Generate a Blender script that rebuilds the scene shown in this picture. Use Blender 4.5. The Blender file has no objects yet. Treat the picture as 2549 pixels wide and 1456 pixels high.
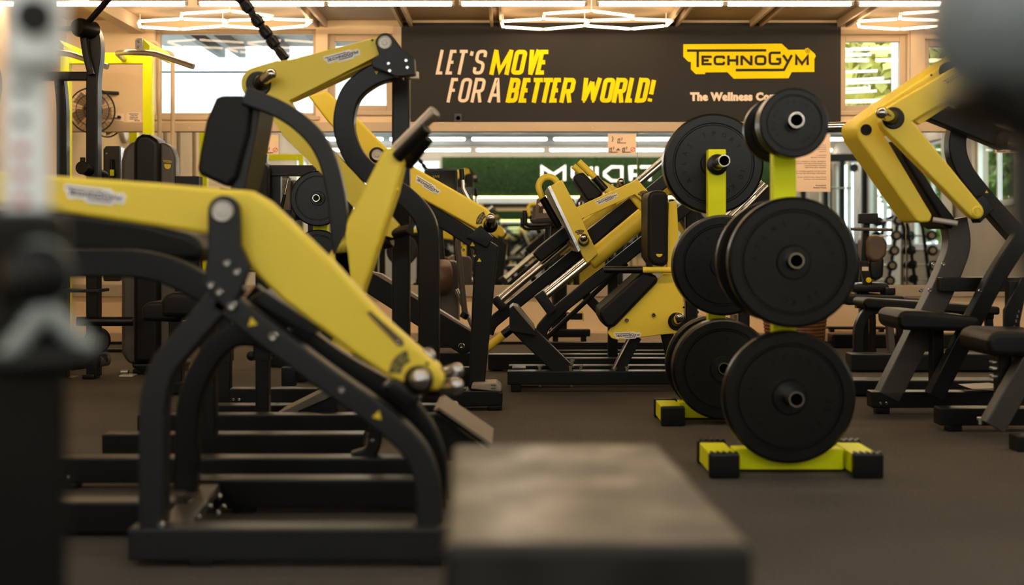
import bpy, bmesh, math, random
from mathutils import Vector, Matrix
random.seed(7)
SC = bpy.context.scene
COL = SC.collection
F, H, YH, XC = 3400.0, 0.78, 595.0, 1274.5      # focal length (px), eye height, horizon row, centre column

# ------------------------------------------------------------------ camera
cam_d = bpy.data.cameras.new('camera')
cam = bpy.data.objects.new('camera', cam_d); COL.objects.link(cam)
cam.location = (0, 0, H); cam.rotation_euler = (math.pi / 2, 0, 0)
cam_d.sensor_width = 36; cam_d.lens = 36 * F / 2549
cam_d.shift_y = -(728 - YH) / 2549
cam_d.clip_start = 0.05; cam_d.clip_end = 200
cam_d.dof.use_dof = True; cam_d.dof.focus_distance = 7.3; cam_d.dof.aperture_fstop = 2.0
SC.camera = cam

# ------------------------------------------------------------------ world, exposure
SC.view_settings.view_transform = 'Standard'; SC.view_settings.look = 'None'
SC.view_settings.gamma = 1; SC.view_settings.use_curve_mapping = False
SC.view_settings.exposure = 1.15
SC.cycles.glossy_bounces = 8
w = bpy.data.worlds.new('overcast_sky'); SC.world = w; w.use_nodes = True
bg = w.node_tree.nodes['Background']; bg.inputs[0].default_value = (0.80, 0.92, 1.0, 1); bg.inputs[1].default_value = 2.3
TUBE_FRONT, TUBE_BACK = 27.0, 20.0               # emission of the lamp rows near the far wall / over and behind the eye
C_FRONT, C_BACK = (1.0, 0.75, 0.46), (1.0, 0.95, 0.87)

# ------------------------------------------------------------------ materials
def mat(name, col, rough=0.5, metal=0.0, bump=0.0, bscale=60.0, var=0.0, vscale=6.0, coat=0.0, spec=0.5):
    m = bpy.data.materials.new(name); m.use_nodes = True
    nt = m.node_tree; b = nt.nodes['Principled BSDF']
    b.inputs['Base Color'].default_value = (*col, 1); b.inputs['Roughness'].default_value = rough
    b.inputs['Metallic'].default_value = metal; b.inputs['Specular IOR Level'].default_value = spec
    if coat: b.inputs['Coat Weight'].default_value = coat
    tc = nt.nodes.new('ShaderNodeTexCoord')
    if var:
        n = nt.nodes.new('ShaderNodeTexNoise'); n.inputs['Scale'].default_value = vscale; n.inputs['Detail'].default_value = 5
        r = nt.nodes.new('ShaderNodeMapRange'); r.inputs[1].default_value = .3; r.inputs[2].default_value = .7
        r.inputs[3].default_value = 1 - var; r.inputs[4].default_value = 1 + var
        mx = nt.nodes.new('ShaderNodeMix'); mx.data_type = 'RGBA'; mx.blend_type = 'MULTIPLY'; mx.inputs[0].default_value = 1
        mx.inputs[6].default_value = (*col, 1)
        nt.links.new(tc.outputs['Object'], n.inputs['Vector']); nt.links.new(n.outputs[0], r.inputs[0])
        nt.links.new(r.outputs[0], mx.inputs[7]); nt.links.new(mx.outputs[2], b.inputs['Base Color'])
    if bump:
        n = nt.nodes.new('ShaderNodeTexNoise'); n.inputs['Scale'].default_value = bscale; n.inputs['Detail'].default_value = 3
        bp = nt.nodes.new('ShaderNodeBump'); bp.inputs['Strength'].default_value = bump; bp.inputs['Distance'].default_value = .004
        nt.links.new(tc.outputs['Object'], n.inputs['Vector']); nt.links.new(n.outputs[0], bp.inputs['Height'])
        nt.links.new(bp.outputs[0], b.inputs['Normal'])
    return m
def emit(name, col, s):
    m = bpy.data.materials.new(name); m.use_nodes = True; nt = m.node_tree
    b = nt.nodes['Principled BSDF']; b.inputs['Base Color'].default_value = (.8, .8, .8, 1)
    b.inputs['Emission Color'].default_value = (*col, 1); b.inputs['Emission Strength'].default_value = s
    return m
def glossy(name, col, rough):
    m = bpy.data.materials.new(name); m.use_nodes = True; nt = m.node_tree
    nt.nodes.remove(nt.nodes['Principled BSDF']); g = nt.nodes.new('ShaderNodeBsdfGlossy')
    g.inputs['Color'].default_value = (*col, 1); g.inputs['Roughness'].default_value = rough
    nt.links.new(g.outputs[0], nt.nodes['Material Output'].inputs[0]); return m
def glass(name, tint, gl=.06):
    m = bpy.data.materials.new(name); m.use_nodes = True; nt = m.node_tree
    nt.nodes.remove(nt.nodes['Principled BSDF']); t = nt.nodes.new('ShaderNodeBsdfTransparent'); t.inputs[0].default_value = (*tint, 1)
    g = nt.nodes.new('ShaderNodeBsdfGlossy'); g.inputs['Roughness'].default_value = .02
    x = nt.nodes.new('ShaderNodeMixShader'); x.inputs[0].default_value = gl
    nt.links.new(t.outputs[0], x.inputs[1]); nt.links.new(g.outputs[0], x.inputs[2])
    nt.links.new(x.outputs[0], nt.nodes['Material Output'].inputs[0]); return m

YEL = mat('yellow_paint', (.84, .635, .052), .42, bump=.05, bscale=300, spec=.4)
BLK = mat('black_powder_coat', (.0048, .0047, .0045), .35, bump=.08, bscale=400, spec=.24)
GRY = mat('dark_grey_powder_coat', (.0105, .011, .0115), .42, bump=.08, bscale=400, spec=.32)
UPH = mat('black_upholstery', (.0045, .0044, .0042), .5, bump=.15, bscale=250, spec=.25)
RUB = mat('black_rubber', (.0032, .0032, .0031), .30, spec=.32, bump=.1, bscale=200, var=.15, vscale=15)
RUB2 = mat('black_rubber_letters', (.0015, .0015, .0015), .6, spec=.15)
CHR = mat('chrome', (.75, .72, .68), .16, 1.0)
HRN = mat('dark_chrome', (.50, .49, .48), .12, 1.0)
STL = mat('brushed_steel', (.55, .53, .5), .32, 1.0)
SIL = mat('silver_cap', (.52, .49, .44), .42, .25)
LIM = mat('lime_paint', (.80, .84, .003), .45, bump=.05, bscale=300, spec=.25)
WHT = mat('white_sticker', (.92, .91, .89), .5)
INK = mat('dark_ink', (.035, .02, .035), .6)
DKS = mat('dark_label', (.03, .03, .032), .5)
WAL = mat('beige_wall_paint', (.74, .565, .37), .75, bump=.05, bscale=80, var=.05, vscale=2)
WAL2 = mat('taupe_wall_paint', (.40, .325, .25), .7, var=.05, vscale=2)
TRM = mat('cream_trim_paint', (.50, .38, .255), .55, var=.04, vscale=3)
CEI = mat('cream_ceiling_board', (.40, .295, .18), .7, var=.08, vscale=1.2)
CEIB = mat('pale_ceiling_board', (.27, .28, .28), .7, var=.06, vscale=1.2)
BAN = mat('charcoal_banner', (.0120, .0098, .0082), .65, var=.08, vscale=1.5, spec=.35)
BYE = mat('banner_yellow', (.97, .69, .001), .6, spec=.1)
BPK = mat('banner_peach', (.84, .66, .52), .6, spec=.1)
BWH = mat('banner_pale_pink', (.84, .69, .56), .6, spec=.1)
PAP = mat('pink_paper', (.86, .63, .46), .7)
MIR = glossy('mirror_silver', (.86, .90, .88), 0.0)
GLS = glass('window_glass', (.95, .97, .95), .03)
LENS = mat('smoke_plastic', (.02, .02, .022), .15)
PLB = mat('brown_grey_shroud', (.075, .062, .052), .45)
WOD = mat('brown_plastic', (.11, .065, .04), .4)
WIC = mat('brown_wicker', (.20, .085, .03), .6, bump=.6, bscale=60, var=.3, vscale=40)
GRN = mat('moss_green', (.016, .045, .004), .9, var=.5, vscale=30)
LEAF = mat('leaf_green', (.16, .26, .035), .6, var=.4, vscale=4)
LEAF2 = mat('leaf_hazy_yellow_green', (.52, .48, .12), .6, var=.4, vscale=4)  # yellow-green leaves, with the window's pale haze put into the lighter colour
BRK = mat('bark', (.10, .07, .045), .8, bump=.4, bscale=30)
CUR = mat('white_curtain', (.75, .76, .74), .8)
WPL = mat('white_paint', (.74, .76, .75), .5, var=.04)
ALU = mat('bright_aluminium', (.70, .72, .74), .28, 1.0, bump=.3, bscale=90)
PST = mat('pale_grey_metal', (.90, .93, .93), .45, .0)
WARN = mat('warning_yellow', (.75, .55, .01), .5)
REDM = mat('red_mark', (.55, .05, .02), .6)
FLOORM = None
def floor_mat():
    m = bpy.data.materials.new('brown_grey_carpet'); m.use_nodes = True; nt = m.node_tree; b = nt.nodes['Principled BSDF']
    tc = nt.nodes.new('ShaderNodeTexCoord')
    n1 = nt.nodes.new('ShaderNodeTexNoise'); n1.inputs['Scale'].default_value = 220; n1.inputs['Detail'].default_value = 4
    n2 = nt.nodes.new('ShaderNodeTexNoise'); n2.inputs['Scale'].default_value = 1.4; n2.inputs['Detail'].default_value = 3
    for n in (n1, n2): nt.links.new(tc.outputs['Object'], n.inputs['Vector'])
    cr = nt.nodes.new('ShaderNodeValToRGB'); cr.color_ramp.elements[0].position = .40; cr.color_ramp.elements[1].position = .60
    cr.color_ramp.elements[0].color = (.030, .0265, .023, 1); cr.color_ramp.elements[1].color = (.112, .098, .083, 1)
    nt.links.new(n1.outputs[0], cr.inputs[0])
    mr = nt.nodes.new('ShaderNodeMapRange'); mr.inputs[1].default_value = .3; mr.inputs[2].default_value = .7; mr.inputs[3].default_value = .85; mr.inputs[4].default_value = 1.15
    nt.links.new(n2.outputs[0], mr.inputs[0])
    mx = nt.nodes.new('ShaderNodeMix'); mx.data_type = 'RGBA'; mx.blend_type = 'MULTIPLY'; mx.inputs[0].default_value = 1
    nt.links.new(cr.outputs[0], mx.inputs[6]); nt.links.new(mr.outputs[0], mx.inputs[7]); nt.links.new(mx.outputs[2], b.inputs['Base Color'])
    b.inputs['Roughness'].default_value = .9; b.inputs['Specular IOR Level'].default_value = .25
    bp = nt.nodes.new('ShaderNodeBump'); bp.inputs['Strength'].default_value = .6; bp.inputs['Distance'].default_value = .004
    nt.links.new(n1.outputs[0], bp.inputs['Height']); nt.links.new(bp.outputs[0], b.inputs['Normal'])
    return m
CARPET = floor_mat()

# ------------------------------------------------------------------ mesh helpers
def W(x, y, d): return Vector(((x - XC) / F * d, d, H - (y - YH) / F * d))
def lin(name, me, loc, m, parent):
    o = bpy.data.objects.new(name, me); COL.objects.link(o)
    if m is not None and not me.materials: me.materials.append(m)
    if parent is not None:
        o.parent = parent; o.location = Vector(loc) - world_loc(parent)
    else: o.location = loc
    return o
def world_loc(o):
    v = Vector(o.location); p = o.parent
    while p is not None: v = v + Vector(p.location); p = p.parent
    return v
def mk(name, verts, faces, m, parent=None, smooth=False, bevel=0.0, seg=2, wn=False):
    vs = [Vector(v) for v in verts]
    lo = Vector([min(v[i] for v in vs) for i in range(3)]); hi = Vector([max(v[i] for v in vs) for i in range(3)])
    c = (lo + hi) / 2
    if parent is None: c.z = lo.z
    bm = bmesh.new()
    bv = [bm.verts.new(v - c) for v in vs]
    for f in faces:
        try: bm.faces.new([bv[i] for i in f])
        except ValueError: pass
    bmesh.ops.recalc_face_normals(bm, faces=bm.faces)
    if bevel:
        es = [e for e in bm.edges if len(e.link_faces) == 2 and e.calc_face_angle(0) > math.radians(35)]
        mn = min((hi - lo)[i] for i in range(3) if (hi - lo)[i] > 1e-5)
        bmesh.ops.bevel(bm, geom=es, offset=min(bevel, mn * .45), segments=seg, affect='EDGES', profile=.5, clamp_overlap=True)
    me = bpy.data.meshes.new(name); bm.to_mesh(me); bm.free()
    if smooth or bevel:
        me.polygons.foreach_set('use_smooth', [True] * len(me.polygons))
        me.set_sharp_from_angle(angle=math.radians(38))
    o = lin(name, me, c, m, parent)
    if bevel or wn:
        wm = o.modifiers.new('weighted', 'WEIGHTED_NORMAL'); wm.keep_sharp = True; wm.weight = 80
    return o
def prism(name, poly, dv, m, parent=None, bevel=0.0, seg=2):
    n = len(poly); dv = Vector(dv)
    vs = [Vector(p) for p in poly] + [Vector(p) + dv for p in poly]
    fs = [list(range(n)), list(range(2 * n - 1, n - 1, -1))] + [[i, (i + 1) % n, n + (i + 1) % n, n + i] for i in range(n)]
    return mk(name, vs, fs, m, parent, bevel=bevel, seg=seg)
def box(name, lo, hi, m, parent=None, bevel=0.0, seg=2):
    x0, y0, z0 = lo; x1, y1, z1 = hi
    return prism(name, [(x0, y0, z0), (x1, y0, z0), (x1, y0, z1), (x0, y0, z1)], (0, y1 - y0, 0), m, parent, bevel, seg)
def fillet(path, r, n=6, closed=False):
    if r <= 0: return [Vector(p) for p in path]
    P = [Vector(p) for p in path]; out = []; N = len(P)
    for i in range(N):
        if not closed and i in (0, N - 1): out.append(P[i]); continue
        a, b, c = P[i - 1], P[i], P[(i + 1) % N]
        u, v = (a - b), (c - b)
        rr = min(r, u.length * .49, v.length * .49)
        p, q = b + u.normalized() * rr, b + v.normalized() * rr
        for k in range(n + 1):
            t = k / n; out.append(p * (1 - t) ** 2 + b * 2 * t * (1 - t) + q * t * t)
    return out
def arcpts(cx, cy, r, a0, a1, n=10):
    return [(cx + r * math.cos(math.radians(a0 + (a1 - a0) * k / n)), cy + r * math.sin(math.radians(a0 + (a1 - a0) * k / n))) for k in range(n + 1)]
def sweep(name, path, sec, m, parent=None, up=None, caps=True, closed=False, smooth=True):
    P = [Vector(p) for p in path]; N = len(P); vs = []; prevb = None; S = len(sec)
    for i in range(N):
        if closed: t = (P[(i + 1) % N] - P[i - 1])
        else: t = (P[min(i + 1, N - 1)] - P[max(i - 1, 0)])
        t.normalize()
        if up is not None: b = (Vector(up) - t * t.dot(Vector(up)))
        elif prevb is None:
            b = Vector((0, 1, 0)) if abs(t.y) < .9 else Vector((0, 0, 1)); b = b - t * t.dot(b)
        else: b = prevb - t * t.dot(prevb)
        b.normalize(); prevb = b; n = b.cross(t)
        k = 1.0
        if 0 < i < N - 1:
            c = (P[i] - P[i - 1]).normalized().dot(t); k = 1 / max(c, .5)
        for (a, e) in sec: vs.append(P[i] + n * (a * k) + b * e)
    fs = []
    R = N if closed else N - 1
    for i in range(R):
        j = (i + 1) % N
        for s in range(S): fs.append([i * S + s, i * S + (s + 1) % S, j * S + (s + 1) % S, j * S + s])
    if caps and not closed: fs += [list(range(S))[::-1], [(N - 1) * S + s for s in range(S)]]
    return mk(name, vs, fs, m, parent, smooth=smooth, wn=(smooth and up is not None))
def rsec(w, t, r=.006, n=3):
    r = min(r, w * .45, t * .45, .0075); o = []
    for cx, cy, a in ((w / 2 - r, t / 2 - r, 0), (-w / 2 + r, t / 2 - r, 90), (-w / 2 + r, -t / 2 + r, 180), (w / 2 - r, -t / 2 + r, 270)):
        o += arcpts(cx, cy, r, a, a + 90, n)
    return o
def csec(r, n=14): return [(r * math.cos(2 * math.pi * k / n), r * math.sin(2 * math.pi * k / n)) for k in range(n)]
def lathe(name, prof, org, axis, m, parent=None, seg=28, closed=False):
    ax = Vector(axis).normalized(); u = Vector((0, 0, 1)) if abs(ax.z) < .9 else Vector((1, 0, 0))
    u = (u - ax * ax.dot(u)).normalized(); v = ax.cross(u); org = Vector(org); vs = []; fs = []; N = len(prof)
    for (r, h) in prof:
        for k in range(seg):
            a = 2 * math.pi * k / seg
            vs.append(org + ax * h + u * (r * math.cos(a)) + v * (r * math.sin(a)))
    for i in range(N if closed else N - 1):
        j = (i + 1) % N
        for k in range(seg):
            fs.append([i * seg + k, i * seg + (k + 1) % seg, j * seg + (k + 1) % seg, j * seg + k])
    if not closed: fs += [list(range(seg))[::-1], [(N - 1) * seg + k for k in range(seg)]]
    o = mk(name, vs, fs, m, parent, smooth=True)
    return o
def rod(name, a, b, r, m, parent=None, seg=20, ch=.15):
    a, b = Vector(a), Vector(b); L = (b - a).length; c = min(r * ch, L * .2)
    return lathe(name, [(r - c, 0), (r, c), (r, L - c), (r - c, L)], a, b - a, m, parent, seg)
def strokes(name, lines, hw, org, ux, uy, m, parent=None, lift=(0, 0, 0)):
    """flat ribbon lettering: polylines in metres along ux/uy; a line ending on its start is closed"""
    vs = []; fs = []; org = Vector(org) + Vector(lift); ux = Vector(ux); uy = Vector(uy)
    for q_, L in enumerate(lines):
        up_ = Vector((0, -.00025 * q_, 0))
        P = [Vector((p[0], p[1])) for p in L]; closed = len(P) > 2 and (P[0] - P[-1]).length < 1e-6
        if closed: P = P[:-1]
        N = len(P); base = len(vs)
        for i in range(N):
            a = P[i - 1] if (i > 0 or closed) else None; c = P[(i + 1) % N] if (i < N - 1 or closed) else None
            t1 = (P[i] - a).normalized() if a is not None else None; t2 = (c - P[i]).normalized() if c is not None else None
            if t1 is None: t1 = t2
            if t2 is None: t2 = t1
            n1 = Vector((-t1.y, t1.x)); n2 = Vector((-t2.y, t2.x)); n = n1 + n2
            if n.length < 1e-6: n = n1
            n.normalize(); k = 1 / max(n.dot(n1), .45)
            for s in (1, -1):
                q = P[i] + n * (hw * k * s); vs.append(org + ux * q.x + uy * q.y + up_)
        for i in range(N if closed else N - 1):
            j = (i + 1) % N; fs.append([base + 2 * i, base + 2 * i + 1, base + 2 * j + 1, base + 2 * j])
    return mk(name, vs, fs, m, parent)
def flat(name, poly, m, parent=None): return mk(name, poly, [list(range(len(poly)))], m, parent)
def bfont(name, s, size, org, ux, uy, m, parent=None, off=0.0, space=1.0, align='LEFT', sx=1.0):
    cu = bpy.data.curves.new('t', 'FONT'); cu.body = s; cu.size = size; cu.offset = off; cu.space_character = space
    cu.align_x = align; cu.resolution_u = 2; cu.fill_mode = 'FRONT'
    tmp = bpy.data.objects.new('t', cu); COL.objects.link(tmp)
    bpy.context.view_layer.update()
    me = bpy.data.meshes.new_from_object(tmp.evaluated_get(bpy.context.evaluated_depsgraph_get()))
    COL.objects.unlink(tmp); bpy.data.objects.remove(tmp); bpy.data.curves.remove(cu)
    org = Vector(org); ux = Vector(ux); uy = Vector(uy)
    vs = [org + ux * (v.co.x * sx) + uy * v.co.y for v in me.vertices]; fs = [list(p.vertices) for p in me.polygons]
    bpy.data.meshes.remove(me)
    return mk(name, vs, fs, m, parent)
USED = set()
def tag(o, label, cat, group=None):
    o['label'] = label; o['category'] = cat
    if group: o['group'] = group
    return o
def thing(name, label, cat, loc, group=None):
    o = bpy.data.objects.new(name, None); COL.objects.link(o); o.location = loc; o.empty_display_size = .1
    return tag(o, label, cat, group)
def struct(o): o['kind'] = 'structure'; return o

# builder that places parts of one machine; pixel columns/rows are read at a stated distance
class K:
    def __init__(s, name, label, cat, x, d, group=None):
        s.r = thing(name, label, cat, ((x - XC) / F * d, d, 0), group); s.bm = None
    def slab(s, name, pts, d, t, m, bev=.006, seg=2, parent=None):
        return prism(name, [W(x, y, d) for x, y in pts], (0, t, 0), m, parent or s.r, bev, seg)
    def box(s, name, x0, y0, x1, y1, d, t, m, bev=.004, parent=None, seg=2):
        return s.slab(name, [(x0, y1), (x1, y1), (x1, y0), (x0, y0)], d, t, m, bev, seg, parent)
    def bar(s, name, pts, d, w, t, m, r=0, parent=None, rr=.008):
        p = fillet([W(x, y, d + t / 2) for x, y in pts], r / F * d, 7)
        return sweep(name, p, rsec(w / F * d, t, rr), m, parent or s.r, up=(0, 1, 0))
    def rod(s, name, pts, r, m, fil=0, parent=None):
        P = [W(*p) for p in pts]
        if len(P) == 2: return rod(name, P[0], P[1], r, m, parent or s.r)
        return sweep(name, fillet(P, fil, 7), csec(r), m, parent or s.r)
    def disc(s, name, x, y, d, prof, m, axis=(0, -1, 0), parent=None, seg=28):
        return lathe(name, prof, W(x, y, d), axis, m, parent or s.r, seg)
    def cap(s, x, y, d, r, name='pivot_cap'):
        R = r / F * d
        return s.disc(name, x, y, d, [(R, 0), (R, .008), (R * .9, .012), (R * .82, .010), (R * .4, .010), (R * .34, .013), (R * .05, .013)], SIL)
    def bolt(s, x, y, d, r, m=None):
        R = r / F * d * .84
        o = s.disc('bolt', x, y, d, [(R * 1.12, 0), (R * 1.12, R * .2), (R, R * .25), (R * .95, R * .8), (R * .8, R), (R * .5, R), (R * .42, R * .6), (R * .05, R * .55)], m or HRN, seg=12)
        return o
    def horn(s, a, b, rc, rh, name='weight_horn'):
        """collar of radius rc at a (px,px,d), steel peg of radius rh (m) to b"""
        A, B = W(*a), W(*b); ax = B - A; L = ax.length
        o = lathe(name, [(rh, 0), (rh, L - rh * .95), (rh * .95, L - rh * .66), (rh * .82, L - rh * .4), (rh * .62, L - rh * .2), (rh * .4, L - rh * .08), (rh * .2, L - rh * .02), (rh * .02, L)], A, ax, HRN, s.r, 20)
        lathe('collar', [(rc, -.004), (rc, .016), (rc * .9, .024), (rh * 1.1, .028), (rh * 1.02, .05)], A, ax, RUB, o, 24)
        return o
    def logo(s, x, y, d, length, ang, ink=INK, face=WHT, parent=None):
        L = length / F * d; a = math.radians(ang); ux = Vector((math.cos(a), 0, -math.sin(a))); uz = Vector((math.sin(a), 0, math.cos(a)))
        return logo(parent or s.r, W(x, y, d), ux, uz, L, ink, face, 'logo_sticker')
    def label(s, x, y, d, w, h, ang, l1, l2):
        a = math.radians(ang); ux = Vector((math.cos(a), 0, -math.sin(a))); uz = Vector((math.sin(a), 0, math.cos(a)))
        c = W(x, y, d); w, h = w / F * d / 2, h / F * d / 2
        # curved strip, like the arc printed round the peg
        n = 8; R = w * 1.5; vs = []; fs = []
        for k in range(n + 1):
            t = -.62 + 1.24 * k / n
            for q in (R - h, R + h): vs.append(c + ux * (q * math.sin(t)) + uz * (q * math.cos(t) - R))
        for k in range(n): fs.append([2 * k, 2 * k + 1, 2 * k + 3, 2 * k + 2])
        o = mk('load_label', vs, fs, DKS, s.r)
        bfont('lettering', l1, h * .8, c + Vector((0, -.0008, 0)) + uz * (h * .05), ux, uz, WARN, o, align='CENTER', sx=.8)
        bfont('lettering', l2, h * .8, c + Vector((0, -.0008, 0)) - uz * (h * .75), ux, uz, WARN, o, align='CENTER', sx=.8)
        return o
    def warn(s, x, y, d, r, ang=0):
        c = W(x, y, d); R = r / F * d; o = []
        for k in range(3):
            a = math.radians(90 + 120 * k - ang); o.append(c + Vector((math.cos(a) * R, 0, math.sin(a) * R)))
        return flat('warning_sticker', o, WARN, s.r)
    def foot(s, x0, x1, y0, y1, d, t=.06, m=None): return s.box('rubber_foot', x0, y0, x1, y1, d, t, m or RUB, .006)

LOGO = [(70,128),(1630,120),(1735,218),(1995,215),(2010,195),(2045,185),(2160,285),(2170,320),(2148,360),(2148,567),(1790,570),(1738,668),(870,675),(768,572),(418,575),(415,602),(265,602),(190,525),(190,408),(150,405),(70,325)]
LOGO_S = [[(128,230),(1385,225)],[(298,230),(298,493)],[(520,328),(376,328),(376,444),(520,444)],[(376,386),(472,386)],
 'r',[(712,362),(712,328),(568,328),(568,444),(712,444),(712,405)],[(785,308),(785,464)],[(922,308),(922,464)],[(785,386),(922,386)],
 [(994,464),(994,308)],[(1000,318),(1140,452)],[(1147,464),(1147,308)],'r',[(1220,322),(1367,322),(1367,444),(1220,444),(1220,322)],
 'r',[(1612,265),(1440,265),(1440,440),(1602,440)],[(1602,440),(1602,365),(1540,365)],[(1650,300),(1725,410)],[(1790,300),(1662,537),(900,540)],
 [(1860,460),(1860,320),(1950,440),(2040,320),(2040,460)]]
def logo(parent, c, ux, uz, L, ink, face, name, reg=False):
    k = L / 2100.0; cx, cy = 1120, 400
    out = Vector((0, -.0012, 0))
    o = prism(name, [c + out + ux * ((x - cx) * k) + uz * ((cy - y) * k) for x, y in LOGO], (0, .001, 0), face, parent)
    lines = []; rnd = False
    for q in LOGO_S:
        if q == 'r': rnd = True; continue
        P = [((x - cx) * k, (cy - y) * k) for x, y in q]
        if rnd:
            cl = P[0] == P[-1]
            P = [(v.x, v.y) for v in fillet([(a, b, 0) for a, b in (P[:-1] if cl else P)], 40 * k, 4, cl)]
            if cl: P.append(P[0])
            rnd = False
        lines.append(P)
    strokes('lettering', lines, 20 * k, c, ux, uz, ink, o, (0, -.0022, 0))
    if reg:
        ring = [((x - cx) * k, (cy - y) * k) for x, y in arcpts(2040, 235, 32, 0, 360, 20)]; ring[-1] = ring[0]
        R = [[(2030, 250), (2030, 222), (2048, 222), (2052, 232), (2046, 238), (2030, 238)], [(2042, 238), (2054, 252)]]
        strokes('registered_mark', [ring] + [[((x - cx) * k, (cy - y) * k) for x, y in q] for q in R], 3.2 * k, c, ux, uz, ink, o, (0, -.0022, 0))
    return o

# ================================================================== ROOM
YW, YS, XL, XR, ZC = 10.3, -3.0, -3.36, 5.5, 2.43
def wx(x): return W(x, YH, YW).x
def wz(y): return W(XC, y, YW).z
def wall_with_holes(name, axis, pos, th, lo, hi, holes, m, z1=ZC):
    """wall slab along X (axis 'x') or Y (axis 'y'), th thick away from the room, rectangular holes (a0,a1,z0,z1)"""
    us = sorted({lo, hi} | {h[0] for h in holes} | {h[1] for h in holes}); zs = sorted({0, z1} | {h[2] for h in holes} | {h[3] for h in holes})
    vs = []; fs = []
    def quad(P):
        b = len(vs); vs.extend(P); fs.append([b, b + 1, b + 2, b + 3])
    def pt(u, dp, z): return (u, pos + dp, z) if axis == 'x' else (pos + dp, u, z)
    for i in range(len(us) - 1):
        for j in range(len(zs) - 1):
            u0, u1, z0, zz = us[i], us[i + 1], zs[j], zs[j + 1]
            if any(h[0] <= u0 and u1 <= h[1] and h[2] <= z0 and zz <= h[3] for h in holes): continue
            for dp in (0, th): quad([pt(u0, dp, z0), pt(u1, dp, z0), pt(u1, dp, zz), pt(u0, dp, zz)])
    for h in holes:
        a, b, c, d = h
        quad([pt(a, 0, c), pt(b, 0, c), pt(b, th, c), pt(a, th, c)]); quad([pt(a, 0, d), pt(b, 0, d), pt(b, th, d), pt(a, th, d)])
        quad([pt(a, 0, c), pt(a, 0, d), pt(a, th, d), pt(a, th, c)]); quad([pt(b, 0, c), pt(b, 0, d), pt(b, th, d), pt(b, th, c)])
    return struct(mk(name, vs, fs, m))
def window(name, axis, pos, th, h, cols=1, rows=1, fm=None, fw=.045, sill=True):
    fm = fm or TRM; a0, a1, z0, z1 = h
    r = struct(bpy.data.objects.new(name, None)); COL.objects.link(r)
    mid = pos + th * .45
    r.location = ((a0 + a1) / 2, mid, z0) if axis == 'x' else (mid, (a0 + a1) / 2, z0)
    t = .03 if th > 0 else .03
    def bx(nm, u0, u1, za, zb, d0, d1, m, bev=.004):
        if axis == 'x': return box(nm, (u0, min(d0, d1), za), (u1, max(d0, d1), zb), m, r, bev)
        return box(nm, (min(d0, d1), u0, za), (max(d0, d1), u1, zb), m, r, bev)
    d0, d1 = mid - t, mid + t
    bx('stile', a0, a0 + fw, z0, z1, d0, d1, fm); bx('stile', a1 - fw, a1, z0, z1, d0, d1, fm)
    bx('rail', a0 + fw, a1 - fw, z0, z0 + fw, d0, d1, fm); bx('rail', a0 + fw, a1 - fw, z1 - fw, z1, d0, d1, fm)
    for c in range(1, cols):
        u = a0 + (a1 - a0) * c / cols; bx('mullion', u - fw * .4, u + fw * .4, z0 + fw, z1 - fw, d0, d1, fm)
    for q in range(cols):
        u0 = a0 + (a1 - a0) * q / cols + fw * .6; u1 = a0 + (a1 - a0) * (q + 1) / cols - fw * .6
        bx('pane', u0, u1, z0 + fw * .7, z1 - fw * .7, mid - .003, mid + .003, GLS, 0)
    if sill:
        s = -.02 if th > 0 else .02
        bx('sill', a0 - .03, a1 + .03, z0 - .03, z0, pos + s * 1.2, mid, fm)
    return r
struct(box('floor', (XL - .2, YS - .2, -.1), (XR + .2, YW + .2, 0), CARPET))
struct(box('ceiling', (XL - .2, 2.2, ZC), (XR + .2, YW + .2, ZC + .1), CEI))
struct(box('ceiling_2', (XL - .2, YS - .2, ZC), (XR + .2, 2.2, ZC + .1), CEIB))
zt = wz(72)
HN = [(wx(384), wx(786), wz(289), zt), (wx(815), wx(976), wz(277), wz(84)), (wx(2093), wx(2262), wz(277), wz(84)), (wx(2303), wx(2530), wz(292), wz(96)), (wx(2560), wx(2660), wz(292), wz(96))]
HS = [(-2.75, -1.95, 1.05, 2.2), (-1.86, -1.27, 1.05, 2.2)]
HE = [(-2.6, -1.0, .7, 2.1), (-.5, 1.1, .7, 2.1), (1.6, 3.2, .7, 2.1), (4.2, 5.6, 1.2, 2.1)]
HWW = [(-2.4, -1.0, 1.2, 2.15)]
wall_with_holes('wall_north', 'x', YW, .2, XL - .2, XR + .2, HN, WAL)
wall_with_holes('wall_south', 'x', YS, -.2, XL - .2, XR + .2, HS, WAL2)
wall_with_holes('wall_east', 'y', XR, .2, YS, YW, HE, WAL2)
wall_with_holes('wall_west', 'y', XL, -.2, YS, YW, HWW, WAL)
n = 0
for i, h in enumerate(HN): n += 1; window('window_%d' % n, 'x', YW, .2, h, 1, 1, None, .05 if i != 0 else .03)
for h in HS: n += 1; window('window_%d' % n, 'x', YS, -.2, h, 2, 1, WPL)
for h in HE: n += 1; window('window_%d' % n, 'y', XR, .2, h, 2, 1, WPL)
for h in HWW: n += 1; window('window_%d' % n, 'y', XL, -.2, h, 2, 1, WPL)
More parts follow.
